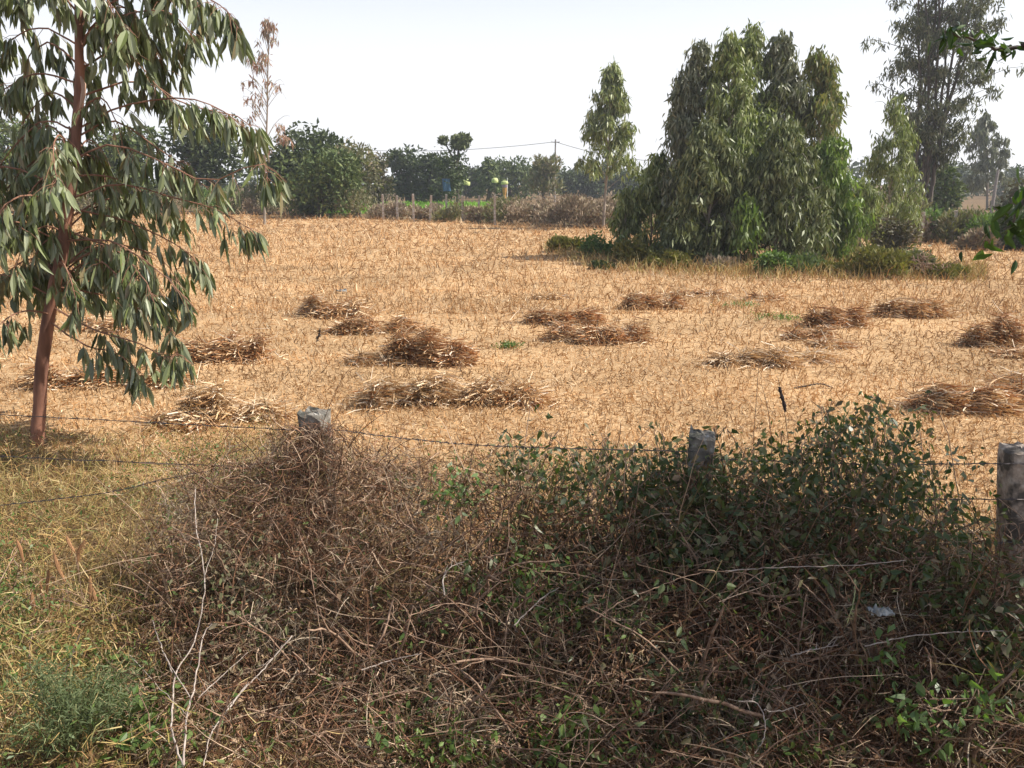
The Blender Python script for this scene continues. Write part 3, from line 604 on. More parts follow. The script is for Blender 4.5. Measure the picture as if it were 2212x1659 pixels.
# far fence posts
FG = 'stone posts of the far fence'
for (x, top, bot, lab) in [(828.5, 420, 470, 'thin stone post farthest left in the far fence'), (859, 422, 470, 'thin stone post second from left in the far fence'),
      (894, 419, 474, 'white stone post standing clear, tallest at the left of the far fence'), (929, 422, 474, 'slightly leaning stone post right of the clear white one'),
      (965, 420, 470, 'white stone post behind the rounded grey bush'), (999.7, 422, 474, 'stone post right of the rounded grey bush'),
      (1032, 423, 474, 'leaning stone post below the lime tarps'), (1069, 421, 480, 'tall white stone post below the right lime round'),
      (2055, 455, 520, 'white stone post in the far fence right of the clump'), (1986, 458, 520, 'stone post beside the many stemmed eucalyptus'),
      (1345, 430, 490, 'stone post behind the right side of the lone eucalyptus')]:
    Y = ground(x, bot + 6)[1]; b = at(x, bot + 6, Y); t = at(x, top, Y); lean = .12 if 'lean' in lab else 0
    s = Soup(); h = t[2]; wv = .075
    prof = [[(-wv, -wv * .7), (wv, -wv * .8), (wv * .9, wv * .7), (-wv, wv * .8)]]
    rows = []
    for q in range(6):
        z = -.1 + (h + .1) * q / 5; sc = 1 - .06 * q / 5 + rng.normal(0, .04)
        rows.append([[x_ * sc + lean * q / 5, y_ * sc, z] for x_, y_ in prof[0]])
    rows.append([[x_ * .3 + lean, y_ * .3, h + .01] for x_, y_ in prof[0]])
    s.grid(np.array(rows)[None], wrap=True); o = s.build('fence_post', 'granite'); o.location = (b[0], b[1], 0)
    o['label'] = lab; o['category'] = 'post'; o['group'] = FG
# crop strip beyond the fence
s = Soup(); n = 5000; xx = rng.uniform(-16, 0, n); yy = rng.uniform(66, 84, n)
D = nrm(rng.normal(0, .5, (n, 3)) + [0, 0, 1.2]); ribbons(s, np.stack([xx, yy, np.full(n, .0)], -1), D, rng.uniform(.4, .8, n), .14, 2, .4, .3)
s.build('green_crop', 'crop', kind='stuff', label='bright green crop strip behind the far fence')

# utility poles and line
def pole(label, px, top, Y, arm=True):
    b = at(px, 430, Y); h = at(px, top, Y)[2]; root = empty('utility_pole', (b[0], b[1], 0), label, 'utility pole', 'utility poles')
    s = Soup(); tubes(s, [[0, 0, -.1], [0, 0, h * .5], [.02, 0, h]], [.14, .12, .09], 8); s.build('shaft', 'pole', root)
    if arm:
        s = Soup(); s.box((0, 0, h - .35), (.55, .05, .05)); s.build('crossarm', 'pole', root)
        for q in (-.5, 0, .5):
            s = Soup(); tubes(s, [[q, 0, h - .3], [q, 0, h - .2], [q, 0, h - .1]], [.03, .05, .03], 6); s.build('insulator', 'white', root)
    return np.array([b[0], b[1], h])
pa = pole('slim utility pole with wires rising over the far trees', 1198, 301, 105)
pb = pole('pale pole standing at the right edge of the field behind bushes', 2146, 366, 60, False)
for (lab, tgt, Yt) in (('sagging power line running left from the far pole', (640, 312), 130), ('power line running right from the far pole behind the trees', (1560, 345), 100)):
    e = at(tgt[0], tgt[1], Yt); a = pa - [0, 0, .3]
    t = np.linspace(0, 1, 24)[:, None]; path = a + (e - a) * t; path[:, 2] -= 1.1 * (4 * t * (1 - t))[:, 0]
    s = Soup(); tubes(s, path, .03, 4); o = s.build('power_line', 'wire'); o['label'] = lab; o['category'] = 'power line'

# coloured things beyond the fence
def cloth_at(name, label, cat, px, py, Y, builder, group=None):
    p = at(px, py, Y); root = empty(name, (p[0], p[1], 0), label, cat, group); builder(root, p[2]); return root
def round_tarp(root, z, r=.42):
    s = Soup(); a = np.linspace(0, 2 * math.pi, 15)[:-1]; rows = []
    for (rr, dz) in ((.05, .40), (.55, .34), (.9, .12), (1.0, -.2), (.92, -.45)):
        rows.append(np.stack([np.cos(a) * rr * r, np.sin(a) * rr * r, np.full(14, z + dz * r * 1.6) + rng.normal(0, .02, 14)], -1))
    s.grid(np.array(rows)[None], wrap=True); s.build('cloth', 'lime', root)
    s = Soup(); tubes(s, [[0, 0, 0], [0, 0, z / 2], [0, 0, z + .1]], .03, 5); s.build('stake', 'bark_dark', root)
cloth_at('lime_cover', 'lime yellow dome shaped cover, left and larger of the two', 'cover', 1006, 393, 80, lambda r, z: round_tarp(r, z, .45))
cloth_at('lime_cover', 'lime yellow dome shaped cover, right and smaller of the two', 'cover', 1069, 389, 84, lambda r, z: round_tarp(r, z, .36))
def blue_sheet(root, z):
    s = Soup(); u = np.linspace(0, 1, 7); G = np.array([[[(a - .5) * .75 + .12 * b, .06 * math.sin(a * 9 + b * 4), z + .6 - b * 1.15] for b in u] for a in u]); s.grid(G[None]); G2 = G + [0, .03, 0]; s.grid(G2[None]); s.build('cloth', 'blue', root)
    s = Soup(); tubes(s, [[-.36, .02, 0], [-.36, .02, z], [-.36, .02, z + .7]], .03, 5); tubes(s, [[-.4, .02, z + .62], [0, .02, z + .62], [.45, .02, z + .62]], .025, 5); s.build('frame', 'bark_dark', root)
cloth_at('blue_sheet', 'blue cloth sheet hanging under the pollarded tree', 'sheet', 963, 400, 76, blue_sheet)
def banded(root, z):
    s = Soup(); tubes(s, [[.25, 0, 0], [.25, 0, z * .6], [.25, 0, z + .75]], .035, 6); s.build('stake', 'white', root)
    a = np.linspace(0, 2 * math.pi, 11)[:-1]
    def lathe(pr, m, nm):
        s = Soup(); s.grid(np.array([np.stack([np.cos(a) * r_, np.sin(a) * r_ * .7, np.full(10, zz)], -1) for r_, zz in pr])[None], wrap=True); s.build(nm, m, root)
    lathe([(.02, z + .5), (.3, z + .42), (.34, z + .25), (.28, z + .14)], 'lime', 'cap')
    lathe([(.28, z + .13), (.27, z), (.24, z - .12)], 'purple', 'band')
    lathe([(.22, z - .13), (.19, z - .5), (.13, z - .8), (.17, z - 1.1), (.02, z - 1.15)], 'orange', 'lower_cloth')
cloth_at('cloth_scarecrow', 'white pole figure with pale cap and orange cloth beyond the far fence', 'scarecrow', 1090, 402, 74, banded)

# ------------------------------------------------------------------ near fence
fence_pts = [(-6.2, 5.7), (-3.6, 5.05), (-1.2, 4.47), (1.05, 4.08), (2.66, 3.83), (4.6, 3.5)]
POSTS = [(679, 893, 4.47, .155, 'broken topped concrete post left of centre, wrapped in dry twigs'), (1517, 940, 4.08, .14, 'concrete post in the middle covered by green climber leaves'),
         (2207, 971, 3.83, .17, 'weathered concrete post at the right edge with lichen patches')]
PG = 'concrete posts of the near fence'; LEAN = {2207: .12}
for (px, py, Y, w, lab) in POSTS:
    t = at(px, py, Y); h = t[2]; n = 9; kz = 26; rows = []
    for q in range(kz):
        z = -.15 + (h + .15) * q / (kz - 1); ring = []
        for (ax, ay) in [(x_, -1) for x_ in np.linspace(-1, 1, 6)[:-1]] + [(1, y_) for y_ in np.linspace(-1, 1, 6)[:-1]] + [(x_, 1) for x_ in np.linspace(1, -1, 6)[:-1]] + [(-1, y_) for y_ in np.linspace(1, -1, 6)[:-1]]:
            c = .93 if abs(ax) == 1 and abs(ay) == 1 else 1
            zz = z + (rng.normal(0, .012) if q == kz - 1 else 0)
            ring.append([LEAN.get(px, 0) * (h - z) + ax * w / 2 * c + rng.normal(0, .0022), ay * w / 2 * c + rng.normal(0, .0022), zz])
        rows.append(ring)
    for f_, dz in ((.86, .008), (.45, .012), (.05, .006)): rows.append([[r[0] * f_, r[1] * f_, h + dz + rng.normal(0, .005)] for r in rows[kz - 1]])
    s = Soup(); s.grid(np.array(rows)[None], wrap=True); o = s.build('concrete_post', 'concrete' if px > 2000 else 'concrete_old'); o.location = (t[0], t[1], 0)
    o.rotation_euler = (0, 0, R(-12 if px < 2000 else -6)); o['label'] = lab; o['category'] = 'post'; o['group'] = PG
def wire(label, pix):
    pts = [at(px, py, Y) for px, py, Y in pix]; path = smooth_path(pts, 90, .0015)
    root = empty('barbed_wire', pts[0], label, 'wire', 'barbed wire strands of the near fence'); path = path - pts[0]
    t = np.linspace(0, 90 * 1.2, 90); off = np.stack([0 * t, np.cos(t), np.sin(t)], -1) * .0022
    s = Soup(); tubes(s, path + off, .0019, 4); tubes(s, path - off, .0019, 4); s.build('strand', 'wire', root)
    s = Soup(); nb = 34; idx = np.linspace(2, 87, nb).astype(int); c = path[idx]; d = rdir(nb) * .014
    tubes(s, np.stack([c - d, c, c + d], 1), .0018, 3); d = rdir(nb) * .013; tubes(s, np.stack([c - d, c, c + d], 1), .0018, 3); s.build('barbs', 'wire', root, kind='stuff')
wire('top barbed wire strand from the left edge to the broken topped post', [(-500, 872, 5.6), (-80, 892, 5.15), (310, 912, 4.85), (680, 932, 4.38)])
wire('second barbed wire strand left of the broken topped post', [(-500, 965, 5.6), (0, 986, 5.1), (400, 1003, 4.75), (680, 1014, 4.38)])
wire('top barbed wire strand between the broken topped and middle posts', [(680, 922, 4.38), (900, 950, 4.3), (1110, 965, 4.2), (1517, 976, 4.0)])
wire('second barbed wire strand between the broken topped and middle posts', [(680, 1014, 4.38), (1100, 1050, 4.2), (1517, 1062, 4.0)])
wire('top barbed wire strand between the middle and right posts', [(1517, 990, 4.0), (1850, 1003, 3.9), (2200, 1002, 3.74), (2500, 1010, 3.6)])
wire('second barbed wire strand between the middle and right posts', [(1517, 1070, 4.0), (1850, 1078, 3.9), (2200, 1079, 3.74), (2500, 1085, 3.6)])
wire('third barbed wire strand near the right post', [(1517, 1160, 4.0), (1850, 1178, 3.9), (2200, 1172, 3.74), (2500, 1170, 3.6)])
wire('low slack strand slanting up at the left of the fence', [(0, 1092, 4.9), (230, 1064, 4.8), (390, 1028, 4.7), (680, 985, 4.38)])

# ------------------------------------------------------------------ near eucalyptus
def near_euca():
    Yb = 7.0; b = ground(80, 965); Yb = b[1]
    root = empty('eucalyptus_tree', (b[0], b[1], 0), 'near red barked eucalyptus with long hanging leaves filling the left of the photo', 'tree', 'eucalyptus trees')
    def loc(px, py, dy=0.): return at(px, py, Yb + dy) - [b[0], b[1], 0]
    tpx = [(80, 968), (84, 900), (92, 780), (112, 650), (135, 540), (150, 430), (162, 310), (172, 190), (170, 80), (168, -60), (172, -260), (176, -520)]
    path = smooth_path([loc(*p) for p in tpx], 44, .002); path[0, 2] = -.05
    rad = np.interp(np.linspace(0, 1, 44), [0, .15, .5, .75, 1], [.066, .058, .047, .034, .012])
    s = Soup(); tubes(s, path, rad * (1 + rng.normal(0, .025, 44)), 14); s.build('trunk', 'bark_red', root, smooth=True)
    s = Soup(); c = loc(178, 195); 
    pp = smooth_path([loc(174, 165, -.07), loc(181, 185, -.075), loc(178, 215, -.075), loc(172, 235, -.07)], 8); tubes(s, pp, [.006, .014, .02, .017, .02, .016, .01, .004], 6); s.build('peeled_bark', 'bark_peel', root, smooth=True)
    B = [[(175, 40), (330, -30), (460, 0), (516, 62)], [(178, 0), (300, -70), (400, -30), (452, 55)], [(176, 90), (250, 38), (360, 24), (425, 90)],
         [(176, -60), (260, -120), (360, -90), (420, 0)], [(172, 150), (262, 108), (340, 185), (380, 235)], [(168, 210), (300, 175), (400, 225), (520, 255), (560, 310)],
         [(165, 280), (270, 228), (400, 212), (490, 245), (552, 300)], [(160, 300), (240, 262), (330, 312), (400, 365), (470, 425)],
         [(156, 350), (240, 312), (350, 350), (450, 392), (565, 352), (578, 395)], [(150, 430), (260, 398), (380, 428), (480, 458), (548, 500)],
         [(146, 450), (240, 468), (330, 500), (410, 550), (440, 590)], [(142, 520), (230, 518), (300, 555), (370, 610), (425, 670)],
         [(125, 570), (180, 600), (250, 628), (280, 660)], [(110, 660), (200, 712), (290, 738), (355, 770), (385, 760)], [(102, 690), (180, 745), (250, 762), (305, 805)],
         [(150, 470), (230, 430), (320, 440), (400, 480)], [(155, 380), (230, 380), (300, 410), (350, 470)], [(148, 500), (250, 540), (310, 600), (330, 650)],
         [(165, 250), (215, 210), (250, 260), (270, 330)], [(160, 330), (210, 350), (240, 420), (250, 480)], [(130, 600), (200, 560), (250, 590), (290, 640)], [(120, 620), (240, 640), (340, 690), (400, 735)],
         # left side
         [(172, 100), (90, 60), (20, 90), (-50, 160)], [(168, 180), (80, 160), (0, 200), (-90, 290)], [(160, 280), (90, 262), (20, 330), (-30, 400)],
         [(155, 350), (80, 345), (10, 410), (-60, 480)], [(145, 450), (70, 455), (0, 520), (-60, 590)], [(132, 560), (60, 560), (-10, 610), (-70, 660)],
         [(115, 680), (50, 672), (0, 700), (-25, 740)], [(170, 30), (100, -40), (10, -20), (-70, 60)], [(165, 230), (110, 200), (60, 250), (30, 320)],
         [(150, 400), (100, 380), (60, 430), (40, 500)], [(140, 500), (90, 490), (50, 540), (25, 600)], [(172, -20), (120, -70), (60, -40), (30, 30)], [(160, 320), (120, 300), (80, 350), (70, 410)],
         [(140, 520), (100, 520), (70, 560), (60, 600)]]
    paths = []
    for br in B:
        dy = rng.uniform(-.75, .75) ; n = len(br)
        paths.append(smooth_path([loc(px, py, dy * (i / (n - 1)) ** .8) for i, (px, py) in enumerate(br)], 12, .004))
    for q in range(40):      # branches towards and away from the camera, and the unseen top
        t = rng.uniform(.28, .97); p0 = path[int(t * 43)]; a = rng.uniform(.25, 2.9) * (1 if rng.random() < .55 else -1); r = rng.uniform(.5, 1.25)
        d = np.array([math.cos(a), math.sin(a), 0]); paths.append(smooth_path([p0, p0 + d * r * .4 + [0, 0, .22], p0 + d * r * .8 + [0, 0, .12], p0 + d * r + [0, 0, -.2]], 12, .004))
    paths = np.array(paths)
    s = Soup(); tubes(s, paths, np.linspace(.010, .0025, 12), 5); s.build('branches', 'twig_red', root, kind='stuff')
    # side twigs, each with a bunch of hanging leaves
    tw = []; LP = []; LD = []
    for pth in paths:
        L = np.linalg.norm(np.diff(pth, axis=0), axis=1).sum(); nt_ = int(3 + L * 14)
        for q in range(nt_):
            u = (rng.uniform(.1, 1)) ** .8 * 10.999; i = int(u); p = pth[i] * (1 - (u - i)) + pth[i + 1] * (u - i)
            d = nrm(np.array([rng.normal(0, .6), rng.normal(0, .6), -.5 + rng.normal(0, .3)]) + nrm(pth[-1] - pth[-4]) * .5); l = rng.uniform(.08, .24)
            e = p + d * l; tw.append(smooth_path([p, (p + e) / 2 + [0, 0, .02], e], 5))
            m_ = rng.integers(3, 8)
            for j in range(m_):
                LP.append(p + (e - p) * rng.uniform(.2, 1)); LD.append(nrm(np.array([rng.normal(0, .23), rng.normal(0, .23), -1]) + d * .25))
    s = Soup(); tubes(s, np.array(tw)[:, ::2], np.linspace(.003, .0016, 3), 3); s.build('twigs', 'twig_red', root, kind='stuff')
    LP = np.array(LP); LD = np.array(LD)
    w = LP + [b[0], b[1], 0]; depth = w[:, 1] * cp + (CAM_Z - w[:, 2]) * sp; px = CX + w[:, 0] / depth * F; py = CY - ((w[:, 1] * sp * 1.0 + (w[:, 2] - CAM_Z) * cp) / depth) * F
    vis = (px > -20) & (py > -30); order = np.argsort(np.where(vis, depth, 99)); near = order[:300]; rest = order[300:]
    # five leaf shapes shared by the separate leaves
    shapes = []
    for q in range(6):
        s = Soup(); leaves(s, np.zeros((1, 3)), np.array([[0, 0, -1.]]), 1.0, .25, 'lance', 0); me_o = s.build('leaf', 'euca'); shapes.append(me_o.data); bpy.data.objects.remove(me_o)
    for i in near:
        o = bpy.data.objects.new('leaf', shapes[rng.integers(6)]); col.objects.link(o); o.parent = root
        qd = Vector(LD[i]).to_track_quat('-Z', 'Y') @ Matrix.Rotation(rng.uniform(0, 6.28), 3, 'Z').to_quaternion()
        o.rotation_mode = 'QUATERNION'; o.rotation_quaternion = qd; o.location = LP[i]; l = rng.uniform(.12, .23); o.scale = (l * rng.uniform(.9, 1.4), l, l)
    s = Soup(); leaves(s, LP[rest], LD[rest], rng.uniform(.12, .23, len(rest)), rng.uniform(.03, .056, len(rest)), 'lance', .1); s.build('leaves', 'euca', root, kind='stuff')
    print('near leaves', len(LP))
near_euca()

# ------------------------------------------------------------------ thicket in front of the fence
XT = [0, 250, 330, 420, 560, 620, 660, 730, 800, 900, 1050, 1200, 1400, 1700, 2000, 2212, 2500]
YB = [1480, 1230, 1075, 1000, 965, 950, 925, 940, 975, 1005, 1010, 1060, 1090, 1080, 1150, 1230, 1250]
def Yfence(px): return np.interp(px, [0, 679, 1517, 2207, 2600], [5.1, 4.35, 4.0, 3.72, 3.55])
def surf(px, py, back=0.):
    w = np.clip((py - 950) / 709., -.15, 1.15); Y = Yfence(px) * (1 - w) + 2.72 * w
    return at(px, py, Y + back)
def thicket():
    n = 68000; px = rng.uniform(200, 2420, n); py = rng.uniform(900, 1720, n); q = rng.random(n) < .09; px[q] = rng.normal(640, 150, q.sum()); py[q] = rng.uniform(940, 1250, q.sum())
    ok = py > np.interp(px, XT, YB) + rng.normal(0, 30, n) + 34 * np.sin(px / 23.) * np.sin(px / 57. + 1); ok &= (px > 330 - 150 * rng.random(n) ** 2); px, py = px[ok], py[ok]; k = len(px)
    P = surf(px, py, rng.uniform(0, .6, k) ** 1.3); P[:, 2] = np.maximum(P[:, 2], gz(P[:, 0], P[:, 1]) + .01)
    flow = np.stack([np.sin(px / 170.) * .8 + .2, np.full(k, -.35), np.cos(px / 130. + py / 90.) * .7], -1)
    D = nrm(flow * .7 + rng.normal(0, .8, (k, 3)) + [0, 0, -.15])
    pale = (np.sin(px / 97. + 1.3) * np.cos(py / 71.) + .6 * np.sin(px / 41. - py / 53.) + rng.normal(0, .45, k)) > .75
    s = Soup(); L = rng.uniform(.05, .2, k); Wd = rng.uniform(.002, .0054, k) * np.where(rng.random(k) < .08, 1.8, 1)
    ribbons(s, P[~pale], D[~pale], L[~pale], Wd[~pale], 4, 1.8, .35, 0); ribbons(s, P[pale], D[pale], L[pale] * 1.3, Wd[pale], 4, 1.2, .35, 1)
    s.build('dry_grass_tangle', ['dry', 'dry_pale'], kind='stuff', label='brown tangle of dead grass and vines heaped against the near fence')
    # curled dead leaves caught in it
    n = 15000; px = rng.uniform(240, 2400, n); py = rng.uniform(960, 1720, n); ok = (py > np.interp(px, XT, YB) + 10) & (px > 330 - 100 * rng.random(n)); px, py = px[ok], py[ok]; k = len(px); Pq = surf(px, py, rng.uniform(-.02, .3, k)); Pq[:, 2] = np.maximum(Pq[:, 2], gz(Pq[:, 0], Pq[:, 1]) + .02)
    s = Soup(); L = rng.uniform(.015, .05, k); leaves(s, Pq, rdir(k), L, L * rng.uniform(.25, .6, k), 'small', 1.2); s.build('dead_leaves', 'dry_leaf', kind='stuff', label='curled dead brown leaves caught in the tangle')
    # thicker woody forked stems
    Ps = []; Rs = []
    for q in range(330):
        x0 = rng.uniform(330, 2300); y0 = rng.uniform(1150, 1690); p = surf(x0, y0, rng.uniform(.0, .3)); a = rng.uniform(0, 6.28); l = rng.uniform(.2, .6); d = np.array([math.cos(a), rng.normal(0, .3), abs(math.sin(a)) * .8 + .1])
        if CAM_Z and np.interp(x0, XT, YB) + 60 > y0 - l * 330: l *= .5
        m_ = p + d * l * .5 + rng.normal(0, .03, 3); e = p + d * l + [0, 0, -.08 * l] + rng.normal(0, .03, 3); pa_ = smooth_path([p, m_, e], 8, .003); r_ = .002 + .008 * rng.random() ** 2.5; Ps.append(pa_); Rs.append(np.linspace(r_, r_ * .5, 8))
        for f in range(rng.integers(1, 4)):
            q0 = pa_[rng.integers(3, 7)]; dd = nrm(d + rng.normal(0, .6, 3)); ll = l * rng.uniform(.2, .5); Ps.append(smooth_path([q0, q0 + dd * ll * .5 + rng.normal(0, .01, 3), q0 + dd * ll], 8, .002)); Rs.append(np.linspace(r_ * .5, r_ * .2, 8))
    s = Soup(); tubes(s, np.array(Ps), np.array(Rs), 5); s.build('woody_stems', 'twig_brown', kind='stuff', smooth=True, label='forked woody stems poking through the brown tangle')
    n = 4200; px = np.where(np.arange(n) < 1300, rng.normal(676, 42, n), rng.normal(690, 140, n)); py = np.where(np.arange(n) < 1300, rng.uniform(915, 1010, n), rng.uniform(985, 1230, n)); P = surf(px, py, rng.uniform(-.12, .05, n)); D = nrm(rng.normal(0, .7, (n, 3)) + [0, 0, -.5])
    s = Soup(); ribbons(s, P, D, rng.uniform(.06, .2, n), rng.uniform(.002, .0045, n), 5, 1.6, .5); s.build('post_vines', 'dry', kind='stuff', label='dead vines hanging over the broken topped post')
    # small leaves sprinkled through the tangle
    n = 9000; px = rng.uniform(280, 2400, n); py = rng.uniform(980, 1720, n); cl = np.sin(px / 61. + 2) * np.cos(py / 47.) + .5 * np.sin(px / 23. + py / 31.) + rng.normal(0, .4, n)
    ok = (py > np.interp(px, XT, YB) + 20) & (cl > .35); px, py = px[ok], py[ok]; k = len(px); Pq = surf(px, py, rng.uniform(-.03, .15, k)); Pq[:, 2] = np.maximum(Pq[:, 2], gz(Pq[:, 0], Pq[:, 1]) + .02)
    s = Soup(); L = rng.uniform(.018, .045, k); leaves(s, Pq, nrm(rdir(k) + [0, -.3, .1]), L, L * rng.uniform(.3, .6, k), 'small', .3); s.build('tangle_leaves', 'weed', kind='stuff', label='small green leaves growing through the brown tangle')
    # long thin stalks
    n = 3200; px = rng.uniform(330, 2350, n); py = rng.uniform(930, 1700, n); ok = py > np.interp(px, XT, YB) + 15; px, py = px[ok], py[ok]; k = len(px)
    P0 = surf(px, py, rng.uniform(-.03, .3, k)); a = rng.uniform(0, 6.28, k); L = rng.uniform(.18, .7, k)
    D = nrm(np.stack([np.cos(a), rng.normal(0, .4, k), np.sin(a)], -1)); K = 8; P = [P0]; d = D; Bn = rdir(k) * .5; Bn[:, 2] -= .35
    for q in range(K - 1): P.append(P[-1] + d * (L / (K - 1))[:, None]); d = nrm(d + Bn / K * 1.5 + rng.normal(0, .06, (k, 3)))
    P = np.stack(P, 1); P[:, :, 2] = np.maximum(P[:, :, 2], .01)
    s = Soup(); tubes(s, P, np.linspace(1, .5, K)[None] * rng.uniform(.0014, .0036, k)[:, None], 3); s.build('dead_vine_stems', 'dry', kind='stuff', label='long thin dead vine stems arching through the brown tangle')
thicket()
def verge_grass():
    s = Soup(); n = 66000; Yv = rng.uniform(1.7, 7.6, n) ; Xv = rng.uniform(-.74, .74, n) * (Yv * cp + 1.2)
    ok = Yv < 5.2 + 2.2 * np.clip((-.8 - Xv) / 1.5, 0, 1) + rng.normal(0, .4, n); Xv, Yv = Xv[ok], Yv[ok]; k = len(Xv)
    P = np.stack([Xv, Yv, gz(Xv, Yv)], -1); D = rdir(k); D[:, 2] = np.abs(D[:, 2]) + rng.uniform(0, .9, k); D = nrm(D)
    tall = np.clip((-.6 - Xv) * .6, 0, 1) * (Yv > 2.6) * (.5 + 1.4 * np.clip(np.sin(Xv * 2.1) * np.cos(Yv * 1.7) + rng.normal(0, .5, k), 0, 1))
    ribbons(s, P, D, rng.uniform(.04, .11, k) + tall * rng.uniform(0, .22, k), rng.uniform(.003, .0065, k), 3, 1.7, .5)
    m_ = rng.random(k) < .2; Pb = P[m_]; Pb[:, 2] += rng.uniform(0, .12, m_.sum()); ribbons(s, Pb, rdir(m_.sum()), rng.uniform(.05, .2, m_.sum()), rng.uniform(.002, .005, m_.sum()), 3, 1.8, .4, 1)
    m_ = rng.random(k) < .3 * tall; Pt = P[m_] + [0, 0, .0]; Pt[:, 2] += rng.uniform(.05, .32, m_.sum()); ribbons(s, Pt, rdir(m_.sum()), rng.uniform(.06, .2, m_.sum()), rng.uniform(.003, .006, m_.sum()), 3, 1.8, .4)
    s.build('verge_grass', ['dry_yellow', 'dry'], kind='stuff', label='dry yellow grass on the verge at the lower left')
    s = Soup(); n = 40000; Yv = rng.uniform(1.8, 6.8, n); Xv = rng.uniform(-5.5, 3.5, n); pt = np.sin(Xv * 2.3 + 1) * np.cos(Yv * 2.1) + rng.normal(0, .35, n); ok = pt > .15; Xv, Yv = Xv[ok], Yv[ok]; k = len(Xv)
    z = gz(Xv, Yv) + rng.uniform(.02, .2, k) * np.where(Xv < -.6, 1.8, .8); P = np.stack([Xv, Yv, z], -1)
    leaves(s, P, nrm(rdir(k) + [0, -.2, .2]), rng.uniform(.015, .04, k), rng.uniform(.006, .018, k), 'small', .3); s.build('ground_weeds', 'weed', kind='stuff', label='small green weed leaves scattered in the verge grass')
verge_grass()

# climber over the middle and right of the fence
def climber(name, label, blobs, nl, mats, nind, cat='climbing shrub', shape='oval', size=(.016, .058), stemm='twig_brown', group=None, back=(-.08, .55)):
    tot = sum(bl[4] for bl in blobs); PX = []; PY = []
    for (cx, cy, rx, ry, wt) in blobs:
        m_ = int(nl / 6 * wt / tot); PX.append(rng.normal(cx, rx, m_)); PY.append(rng.normal(cy, ry, m_))
    px = np.concatenate(PX); py = np.concatenate(PY); ok = (py < 1760) & (px < 2460); px, py = px[ok], py[ok]; k = len(px)
    node = surf(px, py, rng.uniform(back[0], back[1], k)); node[:, 2] = np.maximum(node[:, 2], .04)
    c = node.mean(0); base = np.array([c[0], c[1], 0.]); node = node - base
    root = empty(name, base, label, cat, group)
    # stems: link nodes downwards towards a few roots
    P = []
    for q in range(min(k, 420) if cat == 'climbing shrub' else min(max(3, k // 6), 26)):
        e = node[rng.integers(k)]; r0 = np.array([e[0] + rng.normal(0, .22), rng.uniform(-.2, .35), -.0]); mid = (e + r0) / 2 + [rng.normal(0, .12), rng.normal(0, .1), .12]; P.append(smooth_path([r0, mid, e + [rng.normal(0, .06), 0, .03], e], 8, .006))
    s = Soup(); tubes(s, np.array(P), np.linspace(.0038, .0016, 8), 4); s.build('stems', stemm, root, kind='stuff')
    LP = np.repeat(node, 6, 0) + rng.normal(0, .05, (k * 6, 3)); LD = nrm(rng.normal(0, .6, LP.shape) + [0, -.35, -.45])
    o_ = np.argsort(LP[:, 1] + rng.normal(0, .1, len(LP))); near = o_[:nind]; rest = o_[nind:]
    shapes = []
    for q in range(4):
        s = Soup(); leaves(s, np.zeros((1, 3)), np.array([[0, 0, -1.]]), 1.0, .6, shape, .2); mo = s.build('leaf', mats); shapes.append(mo.data); bpy.data.objects.remove(mo)
    for i in near:
        o = bpy.data.objects.new('leaf', shapes[rng.integers(4)]); col.objects.link(o); o.parent = root; o.rotation_mode = 'QUATERNION'
        o.rotation_quaternion = Vector(LD[i]).to_track_quat('-Z', 'Y') @ Matrix.Rotation(rng.uniform(0, 6.28), 3, 'Z').to_quaternion(); o.location = LP[i]; l = rng.uniform(*size); o.scale = (l * rng.uniform(.8, 1.2), l, l)
    if len(rest):
        L = rng.uniform(size[0], size[1], len(rest)); s = Soup(); leaves(s, LP[rest], LD[rest], L, L * rng.uniform(.45, .75, len(rest)), 'small' if shape == 'oval' else shape, .2); s.build('leaves', mats, root, kind='stuff')
    return root
climber('climbing_shrub', 'dark green climber sprawling over the middle post and its wires',
        [(1470, 1005, 75, 34, .7), (1400, 1070, 150, 45, 2), (1550, 1120, 190, 50, 3), (1250, 1000, 70, 36, .45), (1130, 1000, 50, 40, .35), (1350, 1190, 220, 60, 2), (1518, 1020, 28, 40, .8), (1300, 1300, 200, 60, .8)], 6400, 'ivy', 300)
climber('climbing_shrub', 'tall green climber arching above the wires left of the right post',
        [(1850, 940, 80, 26, .7), (1760, 1000, 110, 36, 1.0), (1810, 1080, 140, 55, 1.9), (1680, 1150, 150, 60, 2.5), (1950, 1030, 50, 50, .45), (1900, 898, 70, 12, .22), (2080, 1190, 70, 50, .8), (1780, 1240, 200, 50, 2)], 6200, 'ivy', 300)
climber('weed_plant', 'green leafy weed at the foot of the right post', [(2150, 1370, 60, 50, 1), (2060, 1270, 50, 40, .5), (2180, 1450, 50, 60, .5)], 1700, 'ivy', 60, 'weed', size=(.03, .06))
climber('weed_plant', 'small leaved green weed in the middle of the brown tangle', [(1150, 1260, 70, 35, 1), (1230, 1310, 60, 30, .7), (1060, 1250, 40, 30, .4)], 1300, 'weed', 50, 'weed', size=(.02, .045))
climber('weed_plant', 'low green weed at the bottom edge left of centre', [(970, 1600, 60, 30, 1), (880, 1580, 40, 25, .5)], 900, 'weed', 40, 'weed', size=(.02, .045))
climber('weed_plant', 'bright green weed at the bottom edge right of centre', [(1190, 1590, 70, 35, 1), (1250, 1560, 40, 20, .4)], 1000, 'weed', 50, 'weed', size=(.02, .05))
climber('weed_plant', 'dim green weed in the shaded lower right', [(1600, 1560, 90, 40, 1), (1500, 1480, 70, 30, .7), (1750, 1600, 80, 35, .6)], 1500, 'ivy', 60, 'weed', size=(.02, .05))
